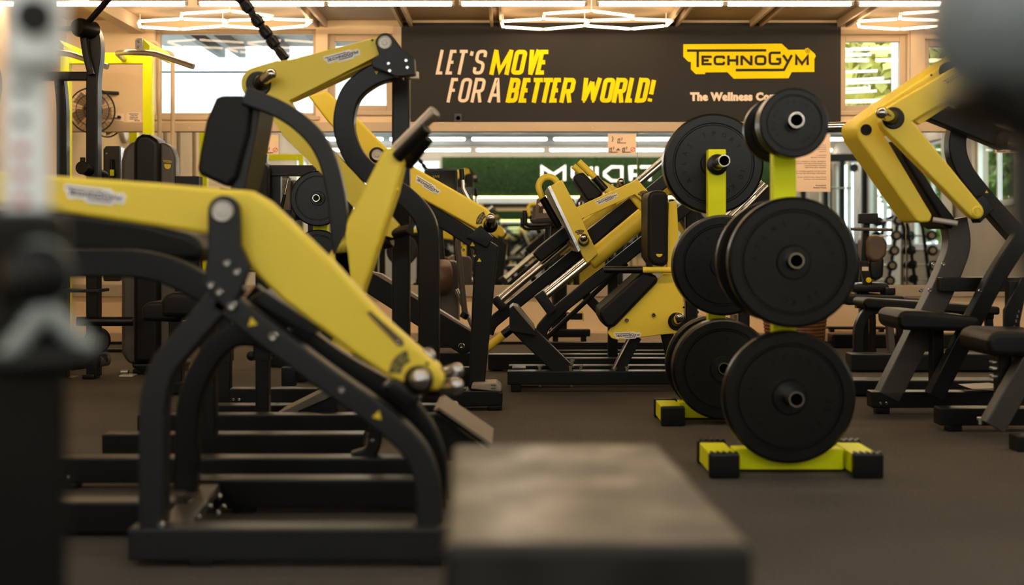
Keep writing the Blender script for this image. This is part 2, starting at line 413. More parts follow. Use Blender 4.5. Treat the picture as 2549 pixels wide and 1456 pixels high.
# ledges and skirting on the north wall
def ledge(name, y0, y1, dp, m, x0=XL, x1=XR, bev=.006):
    return struct(box(name, (x0, YW - dp, wz(y1)), (x1, YW, wz(y0)), m, None, bev))
ledge('trim_1', 305, 329, .05, TRM)
for k, x in enumerate((470, 700, 1182, 1328, 1475, 1618, 1800, 2010, 2290, 2330)):
    lathe('trim_screw', [(.007, 0), (.006, .004), (.001, .004)], W(x, 318, YW - .05), (0, -1, 0), SIL, bpy.data.objects['trim_1'], 10)
ledge('trim_2', 710, 738, .03, WAL2)
struct(box('baseboard_north', (XL, YW - .16, 0), (XR, YW, .085), TRM, None, .006))
struct(box('trim_3', (XL, YW - .20, 0), (XR, YW - .16, .02), BLK))
struct(box('baseboard_west', (XL, YS, 0), (XL + .02, YW - .2, .09), TRM))
struct(box('baseboard_east', (XR - .02, YS, 0), (XR, YW - .2, .09), TRM))
struct(box('trim_4', (wx(980), YW - .035, wz(300)), (wx(1000), YW, wz(66)), TRM, None, .004))
struct(box('trim_5', (wx(2264), YW - .03, wz(300)), (wx(2300), YW, wz(66)), TRM, None, .004))
# the mirror wall: four tall panes, each a hair out of true
seams = [XL, wx(250), wx(918), wx(1586), wx(2254), XR]
tilt = [.0, .0015, -.001, .0022, -.0012]
for i in range(5):
    x0, x1 = seams[i] + .002, seams[i + 1] - .002; z0, z1 = wz(709), wz(330)
    e = tilt[i]
    poly = [(x0, YW - .012 - e, z0), (x1, YW - .012 + e, z0), (x1, YW - .012 + e + .002, z1), (x0, YW - .012 - e + .002, z1)]
    m_ = prism('mirror_pane', poly, (0, .008, 0), MIR); 
    tag(m_, ['wall mirror pane at the room corner behind the cable tower', 'wall mirror pane behind the shrouded weight tower', 'wall mirror pane under the start of the slogan banner',
             'wall mirror pane behind the plate racks with the printed notice', 'wall mirror pane under the windows beyond the banner'][i], 'mirror', 'mirror panes along the wall')

# ceiling joists running to the wall, in pairs
def joist(x, dx, w, drop, i):
    X = wx(x)
    struct(box('trim_%d' % (9 + i), (X + dx - w / 2, 2.2, ZC - drop), (X + dx + w / 2, YW, ZC), TRM, None, .003))
i = 0
for x in (800, 1012, 1236, 1672, 1880, 2097):
    for dx in (-.035, .035): i += 1; joist(x, dx, .022, .055, i)
i += 1; joist(352, -.03, .10, .10, i)
i += 1; joist(2500, 0, .05, .07, i); i += 1; joist(135, 0, .05, .07, i)

# ================================================================== LAMPS
TUB = {'f': emit('lit_tube_front', C_FRONT, TUBE_FRONT), 'b': emit('lit_tube_back', C_BACK, TUBE_BACK)}
def tube_lamp(x0, x1, y, z, k, label, group):
    r = thing('tube_lamp', label, 'lamp', ((x0 + x1) / 2, y, z - .015), group)
    box('diffuser', (x0, y - .014, z - .015), (x1, y + .014, z + .012), TUB[k], r, .005)
    for s, x in ((0, x0 - .02), (1, x1)): box('end_cap', (x, y - .012, z - .012), (x + .02, y + .012, z + .012), SIL, r, .002)
    box('housing', (x0 - .02, y - .02, z + .012), (x1 + .02, y + .02, z + .03), WPL, r, .003)
    return r
ORD = ['first', 'second', 'third', 'fourth', 'fifth', 'sixth', 'seventh', 'eighth', 'ninth', 'tenth', 'eleventh', 'twelfth']
YR = 8.98; zr = W(0, 9.5, YR).z
for k, (a, b) in enumerate(((-260, -30), (-15, 252), (260, 460), (499, 596), (622, 806), (818, 1124), (1150, 1454), (1492, 1798), (1812, 2118), (2140, 2440), (2462, 2760))):
    tube_lamp(W(a, 8, YR).x, W(b, 8, YR).x, YR, zr, 'f', 'bright white tube lamp in the ceiling row by the banner, %s from the west wall' % ORD[k], 'tube lamps of the row by the banner')
for q, (y, kk) in enumerate(((5.4, 'f'), (2.6, 'b'), (-.1, 'b'), (-2.5, 'b'))):  # row above the lever machines is out of view, added for its light
    for k in range(7):
        x0 = -3.1 + k * 1.24
        tube_lamp(x0, x0 + 1.12, y, ZC - .1, kk, 'long white tube lamp, %s, %s from the west wall' % (('row above the lever machines', 'row over the nearest bench', 'mirrored row behind the eye', 'mirrored row by the moss sign')[q], ORD[k]), 'tube lamps reflected in the mirror')
# honeycomb lamps
HEXM = emit('lit_hexagon', (1.0, .70, .42), 6.5)
def hex_lamp(xa, xb, label):
    z = 2.335
    def P(x, y): d = (z - H) * F / (YH - y); return Vector(((x - XC) / F * d, d, z))
    s = lambda t: xa + (xb - xa) * t
    pts = {'a': P(s(.005), 53), 'b': P(s(.015), 67), 'c': P(s(.25), 73), 'd': P(s(.49), 64), 'e': P(s(.52), 51), 'f': P(s(.25), 47),
           'g': P(s(.76), 72), 'h': P(s(.965), 64), 'i': P(s(1.0), 51), 'j': P(s(.77), 47), 'k': P(s(.255), 34), 'l': P(s(.53), 27), 'm': P(s(.775), 40)}
    r = thing('hexagon_lamp', label, 'lamp', pts['d'] + Vector((0, 0, -.02)), 'honeycomb ceiling lamps')
    for p in ('ab', 'bc', 'cd', 'de', 'ef', 'fa', 'dg', 'gh', 'hi', 'ij', 'je', 'fk', 'kl', 'lm', 'mj'):
        a, b = pts[p[0]], pts[p[1]]; t = (b - a).normalized()
        sweep('light_bar', [a + t * .02, b - t * .02], rsec(.017, .017, .004), HEXM, r, up=(0, 0, 1))
    for q in pts.values(): lathe('joint', [(.012, -.009), (.012, .009)], q, (0, 0, 1), WPL, r, 10)
    for q in ('d', 'l', 'b', 'h'): rod('hanger', pts[q] + Vector((0, 0, .012)), Vector((pts[q].x, pts[q].y, ZC)), .004, WPL, r, 6)
hex_lamp(342, 776, 'glowing honeycomb lamp under the ceiling by the wide window')
hex_lamp(1246, 1673, 'glowing honeycomb lamp hanging in front of the slogan banner')
hex_lamp(2133, 2560, 'glowing honeycomb lamp by the windows past the banner end')

# ================================================================== BANNER
bx0, bx1, bz0, bz1 = wx(999), wx(2091), wz(303), wz(58)
ban = tag(box('slogan_banner', (bx0, YW - .03, bz0), (bx1, YW - .004, bz1), BAN, None, .003), 'long charcoal wall banner with a peach and yellow slogan and yellow logo', 'sign')
YB = YW - .0315; px = YB / F
GL = {'L': [[(0, 1.1), (0, 0), (1, 0)]], 'E': [[(1, 1), (0, 1), (0, 0), (1, 0)], [(0, .5), (.85, .5)]], 'T': [[(-.12, 1), (1.12, 1)], [(.5, 1), (.5, -.1)]],
      'S': ['r', [(1, .74), (1, 1), (0, 1), (0, .54), (1, .46), (1, 0), (0, 0), (0, .26)]], 'F': [[(1, 1), (0, 1), (0, -.1)], [(0, .5), (.85, .5)]],
      'O': ['r', [(0, 0), (1, 0), (1, 1), (0, 1), (0, 0)]], 'R': ['r', [(0, 1), (1, 1), (1, .45), (0, .45)], [(0, -.1), (0, 1.1)], [(.55, .45), (1, -.1)]],
      'A': [[(-.02, -.1), (.42, 1), (.58, 1), (1.02, -.1)], [(.18, .27), (.82, .27)]], 'M': [[(0, -.1), (0, 1.1)], [(.02, 1), (.5, .1), (.98, 1)], [(1, 1.1), (1, -.1)]],
      'V': [[(-.02, 1.1), (.45, 0)], [(.55, 0), (1.02, 1.1)], [(.5, -.1), (.5, .3)]], 'B': ['r', [(0, 0), (1, 0), (1, .5), (0, .5)], 'r', [(0, .5), (.94, .5), (.94, 1), (0, 1)], [(0, -.1), (0, 1.1)]],
      'W': [[(0, 1.1), (.16, 0)], [(.16, .02), (.50, .92)], [(.50, .92), (.84, .02)], [(.84, 0), (1, 1.1)], [(.1, 0), (.24, 0)], [(.76, 0), (.92, 0)]], 'D': ['r', [(0, 1), (1, 1), (1, 0), (0, 0)], [(0, -.1), (0, 1.1)]], '!': [[(.5, 1), (.5, .3)], [(.5, .1), (.5, -.05)]],
      "'": [[(.5, 1), (.35, .8)]], 'I': [[(.5, 0), (.5, 1)]], 'U': ['r', [(0, 1), (0, 0), (1, 0), (1, 1)]]}
def word(name, chars, y0, y1, hw, m, shear=.21):
    """chars: (glyph, x0, x1) pixel cells at the base line y0; cap line y1; half stroke hw px"""
    lines = []
    hgt = (y0 - y1) - 2 * hw
    for g, a, b in chars:
        a += hw; b -= hw; rnd = False
        for q in GL[g]:
            if q == 'r': rnd = True; continue
            P = [(a + u * (b - a), -hw if v == -.1 else hgt + hw if v == 1.1 else v * hgt) for u, v in q]
            cl = P[0] == P[-1]
            if rnd and len(P) > 2:
                P = [(v.x, v.y) for v in fillet([(x, y, 0) for x, y in (P[:-1] if cl else P)], 9 if hw < 5 else 6.5, 4, cl)]
                if cl: P.append(P[0])
            lines.append([((x - XC + shear * (y + hw)) * px, (y + hw) * px) for x, y in P])
    o = W(XC, y0, YB)
    return strokes(name, lines, hw * px, o, (1, 0, 0), (0, 0, 1), m, ban)
c = lambda x: 1000 + x / 3.033
word('slogan_word', [('L', c(255), c(315)), ('E', c(328), c(388)), ('T', c(396), c(468)), ("'", c(482), c(510)), ('S', c(530), c(612))], 185.5, 124, 3.9, BPK)
word('slogan_word', [('M', c(660), c(806)), ('O', c(820), c(914)), ('V', c(930), c(1010)), ('E', c(1008), c(1086))], 186, 124, 5.3, BYE)
word('slogan_word', [('F', c(337), c(400)), ('O', c(418), c(500)), ('R', c(518), c(602))], 255, 194, 3.9, BPK)
word('slogan_word', [('A', c(648), c(742))], 255, 194, 3.9, BPK, .14)
word('slogan_word', [('B', c(783), c(868)), ('E', c(880), c(952)), ('T', c(952), c(1040)), ('T', c(1028), c(1116)), ('E', c(1112), c(1182)), ('R', c(1188), c(1282))], 255.5, 194, 5.3, BYE)
word('slogan_word', [('W', c(1338), c(1474)), ('O', c(1490), c(1580)), ('R', c(1584), c(1674)), ('L', c(1684), c(1750)), ('D', c(1756), c(1842)), ('!', c(1846), c(1892))], 255.5, 194, 5.3, BYE)
logo(ban, W(1690 + 1120 / 6.3725, 90 + 400 / 6.3725, YB), Vector((1, 0, 0)), Vector((0, 0, 1)), 2100 / 6.3725 * px, BAN, BYE, 'banner_logo', True)
bfont('banner_caption', 'The Wellness Company', 26.5 * px, W(1719, 249.5, YB), (1, 0, 0), (0, 0, 1), BWH, ban, off=.0055, sx=.965, space=1.08)
soc = thing('wall_socket', 'dark wall socket low on the charcoal banner', 'socket', W(1140, 300, YB))
box('plate', (wx(1131), YB - .012, wz(304)), (wx(1150), YB, wz(284)), DKS, soc, .003)
lathe('inlet', [(.018, 0), (.018, .002), (.015, .002), (.015, -.006), (.001, -.006)], W(1140.5, 294, YB - .012), (0, -1, 0), BLK, soc, 16)

# ================================================================== SOUTH END (seen in the mirror)
ms = thing('moss_sign_wall', 'green moss wall panel with glowing letters, seen in the mirror', 'sign', (1.5, YS, 1.5))
mg = box('moss_panel', (-1.23, YS, 1.565), (4.6, YS + .05, 2.24), GRN, ms)
vs = []; fs = []
for k in range(9000):
    x, z = random.uniform(-1.22, 4.59), random.uniform(1.575, 2.23); a = random.uniform(0, 6.28); r = random.uniform(.012, .03)
    p = Vector((x, YS + .05 + random.uniform(0, .025), z)); u = Vector((math.cos(a), random.uniform(-.6, .6), math.sin(a))) * r; v = Vector((-math.sin(a), random.uniform(-.6, .6), math.cos(a))) * r * .6
    b = len(vs); vs += [p - u, p + v, p + u, p - v]; fs.append([b, b + 1, b + 2, b + 3])
t_ = mk('moss_tufts', vs, fs, GRN, ms); t_['kind'] = 'stuff'
LET = emit('lit_letters', (1.0, .82, .62), .75); LED = emit('led_strip_light', (1.0, .85, .25), 3.5)
def big(ch, x0, x1):
    z0, h, t = 1.83, .235, .042; lines = []; x0, x1 = x0 + t / 2, x1 - t / 2
    GLB = {'S': [[(1, 1), (0, 1), (0, .5), (1, .5), (1, 0), (0, 0)]], 'T': [[(0, 1), (1, 1)], [(.5, 1), (.5, 0)]], 'A': [[(0, 0), (0, .7), (.3, 1), (1, 1), (1, 0)], [(0, .4), (1, .4)]],
           'D': [[(0, 0), (0, 1), (.6, 1), (1, .6), (1, .4), (.6, 0), (0, 0)]], 'I': [[(.5, 0), (.5, 1)]], 'U': [[(0, 1), (0, .3), (.3, 0), (.7, 0), (1, .3), (1, 1)]], 'M': [[(0, 0), (0, 1), (.5, .45), (1, 1), (1, 0)]]}
    for q in GLB[ch]: lines.append([(u * (x1 - x0), v * h) for u, v in q])
    # facing +Y: x runs the other way for a reader who looks at it from the room
    for L in lines:
        cl = L[0] == L[-1]; P = [Vector((x1 - u, YS + .1, z0 + v)) for u, v in (L[:-1] if cl else L)]
        sweep('letter', P, [(t / 2, .02), (-t / 2, .02), (-t / 2, -.02), (t / 2, -.02)], LET, ms, up=(0, 1, 0), closed=cl, smooth=False)
def sx(x): return (x - XC) / F * (2 * YW - .02 - YS)
# in the mirror the word runs M U I D A T S from left to right
for ch, a, b in (('M', 1342, 1404), ('U', 1418, 1470), ('I', 1476, 1486), ('D', 1497, 1546), ('A', 1562, 1592), ('T', 1598, 1650), ('S', 1662, 1706)): big(ch, sx(a), sx(b))
box('light_strip', (-1.23, YS + .05, 1.538), (4.6, YS + .075, 1.558), LED, ms, .004)
struct(box('trim_6', (-1.3, YS, 1.44), (4.7, YS + .09, 1.53), WPL, None, .005))
for k in range(3):
    a = -1.23 + k * 1.95; m_ = prism('mirror_pane', [(a, YS + .012, .3), (a + 1.93, YS + .012 + .002 * k, .3), (a + 1.93, YS + .014 + .002 * k, 1.435), (a, YS + .014, 1.435)], (0, -.008, 0), MIR)
    tag(m_, 'wall mirror pane under the green moss sign, %s from its west end' % ORD[k], 'mirror', 'mirror panes under the moss sign')
struct(box('baseboard_south', (XL, YS, 0), (XR, YS + .03, .1), TRM))

# ================================================================== WALL BITS
def notice(name, label, x0, y0, x1, y1, d, m=PAP):
    r = thing(name, label, 'notice', W((x0 + x1) / 2, y1, d))
    box('sheet', (W(x0, 0, d).x, d - .002, W(0, y1, d).z), (W(x1, 0, d).x, d, W(0, y0, d).z), m, r)
    return r
def picto(r, x0, y0, x1, y1, d):
    k = d / F; o = W(x0, y1, d); w_, h_ = (x1 - x0), (y1 - y0); e = .003
    def rack(u, v, s):
        return [[(u, v), (u + 20 * s, v)], [(u + 1, v), (u + 2, v + 11 * s)], [(u + 5 * s, v), (u + 6 * s, v + 12 * s)], [(u + 1, v + 9 * s), (u + 6 * s, v + 10 * s)], [(u + 10 * s, v + 7 * s), (u + 11 * s, v + 14 * s)]]
    L = rack(22, 27, 1) + rack(3, 4, 1) + rack(33, 4, 1) + [[(10, 30), (12, 38), (10, 44)], [(20, 8), (24, 13), (27, 9)], [(20, 10), (28, 10)]]
    strokes('pictogram', [[(a * k * w_ / 66, b * k * h_ / 50) for a, b in q] for q in L], .9 * k, o, (1, 0, 0), (0, 0, 1), INK, r, (0, -e, 0))
    ring = lambda cx, cy: [(cx + 5 * math.cos(t * .3142), cy + 5 * math.sin(t * .3142)) for t in range(20)] + [(cx + 5, cy)]
    strokes('forbidden_mark', [[(a * k * w_ / 66, b * k * h_ / 50) for a, b in q] for q in (ring(58, 11), [(54, 7), (62, 15)])], .7 * k, o, (1, 0, 0), (0, 0, 1), REDM, r, (0, -e, 0))
    strokes('allowed_mark', [[(a * k * w_ / 66, b * k * h_ / 50) for a, b in q] for q in (ring(58, 37), [(56, 37), (58, 35), (60, 41)])], .5 * k, o, (1, 0, 0), (0, 0, 1), LIM, r, (0, -e, 0))
DM = YW - .02
for lab, x0, y0, x1, y1 in (('pink pictogram notice on the mirror behind the padded press machine', 625, 335, 694, 384), ('pink pictogram notice on the mirror above the sled machine', 1513, 333, 1584, 383), ('pink pictogram notice on the mirror near the far windows', 2478, 335, 2552, 380)):
    picto(notice('pictogram_notice', lab, x0, y0, x1, y1, DM), x0, y0, x1, y1, DM)
nt_ = notice('printed_notice', 'pink sheet of printed house rules on the mirror behind the plate rack', 1950, 334, 2067, 477, DM)
rows = ((361, 'ment.'), (366.2, 'gepkezelo'), (371.4, 'gepkocsikat'), (376.6, 'a gepeket'), (386.4, 'a  futopadok'), (391.6, 'gepeket hasznaljuk!'),
        (401.4, 'Minden vendegunk a fitness vendegeket,'), (406.5, 'gepeket kizarolag rendeltetesszeruen,'), (411.7, 'a gepek hasznalati leirasanak'), (416.8, 'megfeleloen lehet hasznalni.'),
        (426, 'A fitness vendeghez gepeket ujonnan tovabb'), (431.2, 'kizarolag sajat felelossegre hasznalhatja.'), (441, '14 even aluli gyermek a fitness terem'), (446.2, 'eszkozeit nem tartozkodhat!'))
for y, s in rows: bfont('printed_line', s, 4.5 * DM / F, W(2057, y + 1.3, DM - .003), (1, 0, 0), (0, 0, 1), INK, nt_, sx=1.02, space=1.05, align='RIGHT')
bfont('printed_line', 'Koszonettel:', 5.2 * DM / F, W(2057, 463, DM - .003), (1, 0, 0), (0, 0, 1), INK, nt_, align='RIGHT', off=.0003)
bfont('printed_line', 'Stadium Fitness', 5.2 * DM / F, W(2057, 468.6, DM - .003), (1, 0, 0), (0, 0, 1), INK, nt_, align='RIGHT', off=.0003)
ws = notice('wall_label', 'small cream printed label on the wall by the fan socket', 316, 280, 352, 304, YW - .001, BWH)
for k, (s, x) in enumerate((('Kezeles kapcsolo', 333), ('a felso sinen.', 334), ('Hasznalat utan', 333), ('torolje tisztara', 333), ('szervezet', 341))):
    bfont('printed_line', s, 3.9 * YW / F, W(x, 284.6 + k * 4.2, YW - .004), (1, 0, 0), (0, 0, 1), INK, ws, sx=.9, off=.0005, align='CENTER')
so2 = thing('wall_socket', 'white wall socket with a plug beside the fan', 'socket', W(298, 303, YW))
box('plate', (wx(288), YW - .012, wz(303)), (wx(308), YW, wz(283)), BWH, so2, .004)
lathe('plug', [(.012, 0), (.012, .03), (.008, .036), (.002, .036)], W(298, 292, YW - .012), (0, -1, 0), BLK, so2, 12)
cable = sweep('cord', fillet([W(298, 292, YW - .04), W(290, 294, YW - .05), W(276, 294, YW - .06)], .03), csec(.004, 6), BLK, so2)
for lab, x, y in (('white wall socket with plugged leads beside the yellow side plate', 1722, 776), ('white double socket low on the wall past the plate rack', 2010, 640)):
    if y > 700:
        q = thing('wall_socket', lab, 'socket', W(x, y + 10, YW)); box('plate', (wx(x - 14), YW - .012, wz(y + 10)), (wx(x + 22), YW, wz(y - 10)), BWH, q, .004)
        for dx in (-6, 12): lathe('plug', [(.013, 0), (.013, .04), (.008, .046), (.002, .046)], W(x + dx, y, YW - .012), (0, -1, 0), BLK, q, 12)
# fan
fn = thing('wall_fan', 'round caged wall fan above the ledge by the lime frame', 'fan', W(232, 330, YW - .2))
fc = W(229, 275, YW - .22); ax = Vector((.45, -.89, -.05)).normalized(); u = Vector((.89, .45, 0)).normalized(); v = ax.cross(u).normalized() * -1
R_ = .165
for rr, hh in ((R_, 0), (R_ * .72, .03), (R_ * .4, .045)):
    ring = [fc + ax * hh + (u * math.cos(a) + v * math.sin(a)) * rr for a in [2 * math.pi * k / 36 for k in range(36)]]
    sweep('cage_ring', ring, csec(.0035 if rr < R_ else .006, 6), GRY, fn, closed=True)
for k in range(32):
    a = 2 * math.pi * k / 32; e_ = u * math.cos(a) + v * math.sin(a)
    sweep('cage_wire', fillet([fc + e_ * R_, fc + e_ * R_ * .75 + ax * .03, fc + ax * .05 + e_ * .03], .05, 3), csec(.0013, 4), GRY, fn)
lathe('hub', [(.035, .03), (.035, .05), (.02, .056), (.002, .056)], fc, ax, SIL, fn, 18)
for k in range(5):
    a = 2 * math.pi * k / 5 + .3; P = []
    for rr, da in ((.03, -.25), (.145, -.52), (.155, .1), (.10, .42), (.03, .25)): P.append(fc + (u * math.cos(a + da) + v * math.sin(a + da)) * rr + ax * (.012 * da - .004))
    prism('blade', P, ax * .004, mat('smoked_blade', (.20, .125, .075), .4) if k == 0 else bpy.data.materials['smoked_blade'], fn)
lathe('motor', [(.05, -.11), (.06, -.09), (.06, -.01), (.04, 0)], fc, ax, GRY, fn, 20)
sweep('bracket', fillet([fc - ax * .08, fc - ax * .08 + Vector((.06, .02, .14)), Vector((fc.x + .13, YW, fc.z + .15))], .04), csec(.014, 8), GRY, fn)
# clock
ck = thing('wall_clock', 'round pale wall clock on the side wall behind the grey post', 'clock', Vector((XL + .03, 8.75, 1.62)))
cc = Vector((XL, 8.75, 1.78))
lathe('rim', [(.165, 0), (.165, .035), (.15, .04), (.148, .02)], cc, (1, 0, 0), SIL, ck, 36)
lathe('dial', [(.15, .012), (.002, .0121)], cc, (1, 0, 0), WHT, ck, 36)
for nm, a, l_ in (('hour_hand', .8, .08), ('minute_hand', 2.4, .12)): rod(nm, cc + Vector((.02, 0, 0)), cc + Vector((.02, math.cos(a) * l_, math.sin(a) * l_)), .004, INK, ck, 6)
for k in range(12):
    a = math.pi / 6 * k; box('hour_mark', (cc.x + .0125, cc.y + math.cos(a) * .125 - .006, cc.z + math.sin(a) * .125 - .012), (cc.x + .014, cc.y + math.cos(a) * .125 + .006, cc.z + math.sin(a) * .125 + .012), INK, ck)
# curtains at the east windows
for j, (y0, y1) in enumerate(((-.95, -.55), (1.15, 1.55), (3.25, 3.6), (-2.95, -2.65))):
    P = [Vector((XR - .07 + .02 * math.sin(k * 1.9), y0 + (y1 - y0) * k / 14, .15)) for k in range(15)]
    vs = [p for p in P] + [p + Vector((0, 0, 2.05)) for p in P] + [p + Vector((.012, 0, 0)) for p in P] + [p + Vector((.012, 0, 2.05)) for p in P]
    fs = [[k, k + 1, 16 + k, 15 + k] for k in range(14)] + [[30 + k, 31 + k, 46 + k, 45 + k] for k in range(14)]
    tag(mk('curtain', vs, fs, CUR, None, True), 'white pleated curtain at the side windows, %s from the moss sign wall' % ('second', 'third', 'fourth', 'first')[j], 'curtain', 'white curtains at the side windows')

# ================================================================== OUTSIDE
struct(box('ground', (-14, YW + .3, -.35), (16, 40, -.3), mat('grey_paving', (.35, .34, .32), .8)))
struct(box('ground_2', (XR + .3, -14, -.35), (16, YW + .3, -.3), mat('lawn', (.09, .14, .03), .9, var=.3)))
# porch roof with beams past the wide window
pr = thing('porch_roof', 'grey porch roof with beams outside the wide window', 'roof', (-1.6, YW + 1.0, 2.1))
box('roof_board', (wx(250), YW + .35, 2.50), (wx(1000), YW + 1.9, 2.56), CEIB, pr)
for x in (410, 470, 600, 730): box('rafter', (wx(x), YW + .35, 2.40), (wx(x) + .06, YW + 1.9, 2.50), GRY, pr)
for x in (120, 1040): box('porch_post', (wx(x), YW + 1.8, -.3), (wx(x) + .08, YW + 1.88, 2.5), GRY, pr)
# white garden awning with a scalloped edge
aw = thing('garden_awning', 'white awning with a scalloped edge outside the wide window', 'awning', (-2, YW + 3.5, 0))
d_ = YW + 3.2
box('canopy', (-4.2, d_, 2.42), (-.2, d_ + 1.6, 2.46), WPL, aw)
P = [Vector((-4.2, d_, 2.44))] + [Vector((-4.2 + 4.0 * k / 64, d_, 2.24 - .05 * abs(math.sin(k * math.pi / 4)))) for k in range(65)] + [Vector((-.2, d_, 2.44))]
prism('scalloped_edge', P, (0, .02, 0), WPL, aw)
for x in (-4.1, -.35): rod('awning_pole', (x, d_ + .05, -.3), (x, d_ + .05, 2.42), .03, WPL, aw)
struct(box('exterior_wall', (-9, YW + 7, -.3), (1.2, YW + 7.3, 4.6), WPL))
def tree(label, x, y, h, r, m, nl, seed):
    rnd = random.Random(seed); t = thing('garden_tree', label, 'tree', (x, y, -.3), 'trees outside the windows')
    sweep('trunk', [Vector((x, y, -.3)), Vector((x + .05, y, h * .4)), Vector((x - .05, y + .1, h * .75))], csec(.09, 8), BRK, t)
    vs = []; fs = []
    for k in range(nl):
        while True:
            q = Vector((rnd.uniform(-1, 1), rnd.uniform(-1, 1), rnd.uniform(-1, 1)))
            if .25 < q.length < 1: break
        p = Vector((x, y, h * .62)) + Vector((q.x * r, q.y * r, q.z * h * .45))
        a = Vector((rnd.uniform(-1, 1), rnd.uniform(-1, 1), rnd.uniform(-1, 1))).normalized() * rnd.uniform(.06, .16); b_ = a.cross(Vector((rnd.uniform(-1, 1), rnd.uniform(-1, 1), rnd.uniform(-1, 1)))).normalized() * rnd.uniform(.03, .07)
        b = len(vs); vs += [p - a, p + b_, p + a, p - b_]; fs.append([b, b + 1, b + 2, b + 3])
    o = mk('foliage', vs, fs, m, t); o['kind'] = 'stuff'
for k, (lab, x, y, h, r, m, nl) in enumerate((('yellow-green tree close outside the window past the banner', 4.0, YW + 2.3, 3.4, 1.15, LEAF2, 4200), ('green tree outside the last window of the far wall', 7.0, YW + 3.6, 3.6, 1.2, LEAF, 2600),
        ('dark green tree outside the side windows nearest the moss sign', 7.9, -3.2, 3.6, 1.5, LEAF, 6500), ('green tree outside the middle side window', 8.2, .25, 3.4, 1.7, LEAF, 6500), ('spreading tree outside the side windows by the far wall', 8.1, 3.7, 3.7, 1.6, LEAF, 6500))): tree(lab, x, y, h, r, m, nl, k)
sc_ = thing('slat_screen', 'pale horizontal slat screen outside the window past the banner', 'screen', (wx(2180), YW + .8, -.3))
for k, y in enumerate((108, 124, 168, 188, 197, 214, 222, 246, 262)):
    z = wz(y) + .04; x0 = wx(2070 + (k * 37) % 60); x1 = wx(2290 - (k * 53) % 70)
    prism('slat', [(x0, YW + .78, z), (x1, YW + .78, z + .02), (x1, YW + .78, z + .045), (x0, YW + .78, z + .022)], (0, .02, 0), WPL, sc_)
for x in (2062, 2296): box('screen_post', (wx(x), YW + .80, -.3), (wx(x) + .04, YW + .84, 2.5), WPL, sc_)

# ================================================================== PLATES AND PLATE RACKS
BORE_SHADE = mat('bore_shade_black', (.003, .003, .003), .9, spec=.05)  # near-black plug paints the shade inside the hollow sleeves
def ring_text(parent, s, c, R, size, a0, a1, inward=False):
    for k, ch in enumerate(s):
        if ch == ' ': continue
        a = math.radians(a0 + (a1 - a0) * k / max(len(s) - 1, 1))
        e = Vector((math.cos(a), 0, math.sin(a))); ux = Vector((math.sin(a), 0, -math.cos(a))); uz = e
        if inward: ux, uz = -ux, -uz
        bfont('embossed_letter', ch, size, c + e * R - uz * size * .35 - ux * size * .3, ux, uz, RUB2, parent)
def plate(label, x, z, y, r, th, kg, text=True, group='rubber weight plates', rot=0):
    """face towards the room's eye end at depth y, body behind it"""
    t = thing('weight_plate', label, 'weight plate', (x, y + th / 2, z - r), group)
    k = r / .21
    o = lathe('disc', [(.026, 0), (.026, th + .004), (.052 * k, th + .004), (.056 * k, th - .003), (r * .76, th - .003), (r * .775, th - .008), (r * .80, th - .008), (r * .815, th), (r * .955, th), (r, th - r * .04), (r, r * .04), (r * .955, 0)], (x, y + th, z), (0, -1, 0), RUB, t, 56, closed=True)
    lathe('hub_ring', [(.0255, .0), (.0255, th + .005), (.031, th + .005), (.031, 0)], (x, y + th, z), (0, -1, 0), RUB, t, 24, closed=True)
    if text:
        c_ = Vector((x, y + .002, z))
        ring_text(t, 'ATLAS SPORT', c_, r * .60, r * .13, 215 + rot, 35 + rot)
        ring_text(t, kg, c_, r * .60, r * .15, -15 + rot, -62 + rot)
    return t
def rack(name, label, x, yp, d0, top_z, zs, ztop_post, feet_y, fx, cap_rough):
    """x = post centre, yp = post front, sleeves at heights zs reaching to d0"""
    r = thing(name, label, 'plate rack', (x, yp, 0), 'lime plate racks')
    box('post', (x - .039, yp, .076), (x + .039, yp + .06, ztop_post), LIM, r, .005)
    box('base_bar', (fx[0] + .05, yp - .01, .008), (fx[1] - .05, yp + .07, .078), LIM, r, .005)
    for X in fx:
        f = box('foot_tube', (X - .043, feet_y[0] + .02, .010), (X + .043, feet_y[1] - .02, .076), LIM, r, .004)
        for a, b in ((feet_y[0], feet_y[0] + .035), (feet_y[1] - .035, feet_y[1])):
            box('end_cap', (X - .05, a, 0), (X + .05, b, .083), RUB, f, .008)
            if cap_rough:
                for q in range(5): box('cap_ridge', (X - .045 + q * .02, a + .003, .082), (X - .035 + q * .02, b - .003, .087), RUB, f, .002)
    for z in zs:
        s = lathe('sleeve', [(.0212, .02), (.0212, yp + .1 - d0), (.0245, yp + .1 - d0), (.0245, -.32), (.0212, -.32)], (x, yp + .1, z), (0, -1, .02), CHR, r, 28, closed=True)
        lathe('bore_shade', [(.0211, yp + .02 - d0), (.0211, yp + .05 - d0), (.001, yp + .05 - d0)], (x, yp + .1, z), (0, -1, .02), BORE_SHADE, s, 20)
        lathe('collar', [(.026, -.005), (.045, -.005), (.045, .015), (.026, .02)], (x, yp, z), (0, -1, 0), RUB, s, 24, closed=True)
    return r
X1, Y1 = .915, 4.58
zt1, zm1, zb1 = H + 290 / F * 4.42, H - 58 / F * 4.42, H - 401 / F * 4.42
rack('plate_rack', 'near lime green plate rack holding big and small black plates', X1, Y1, 4.39, 0, (zt1, zm1, zb1), zt1 + .02, (4.44, 4.76), (.692, 1.16), True)
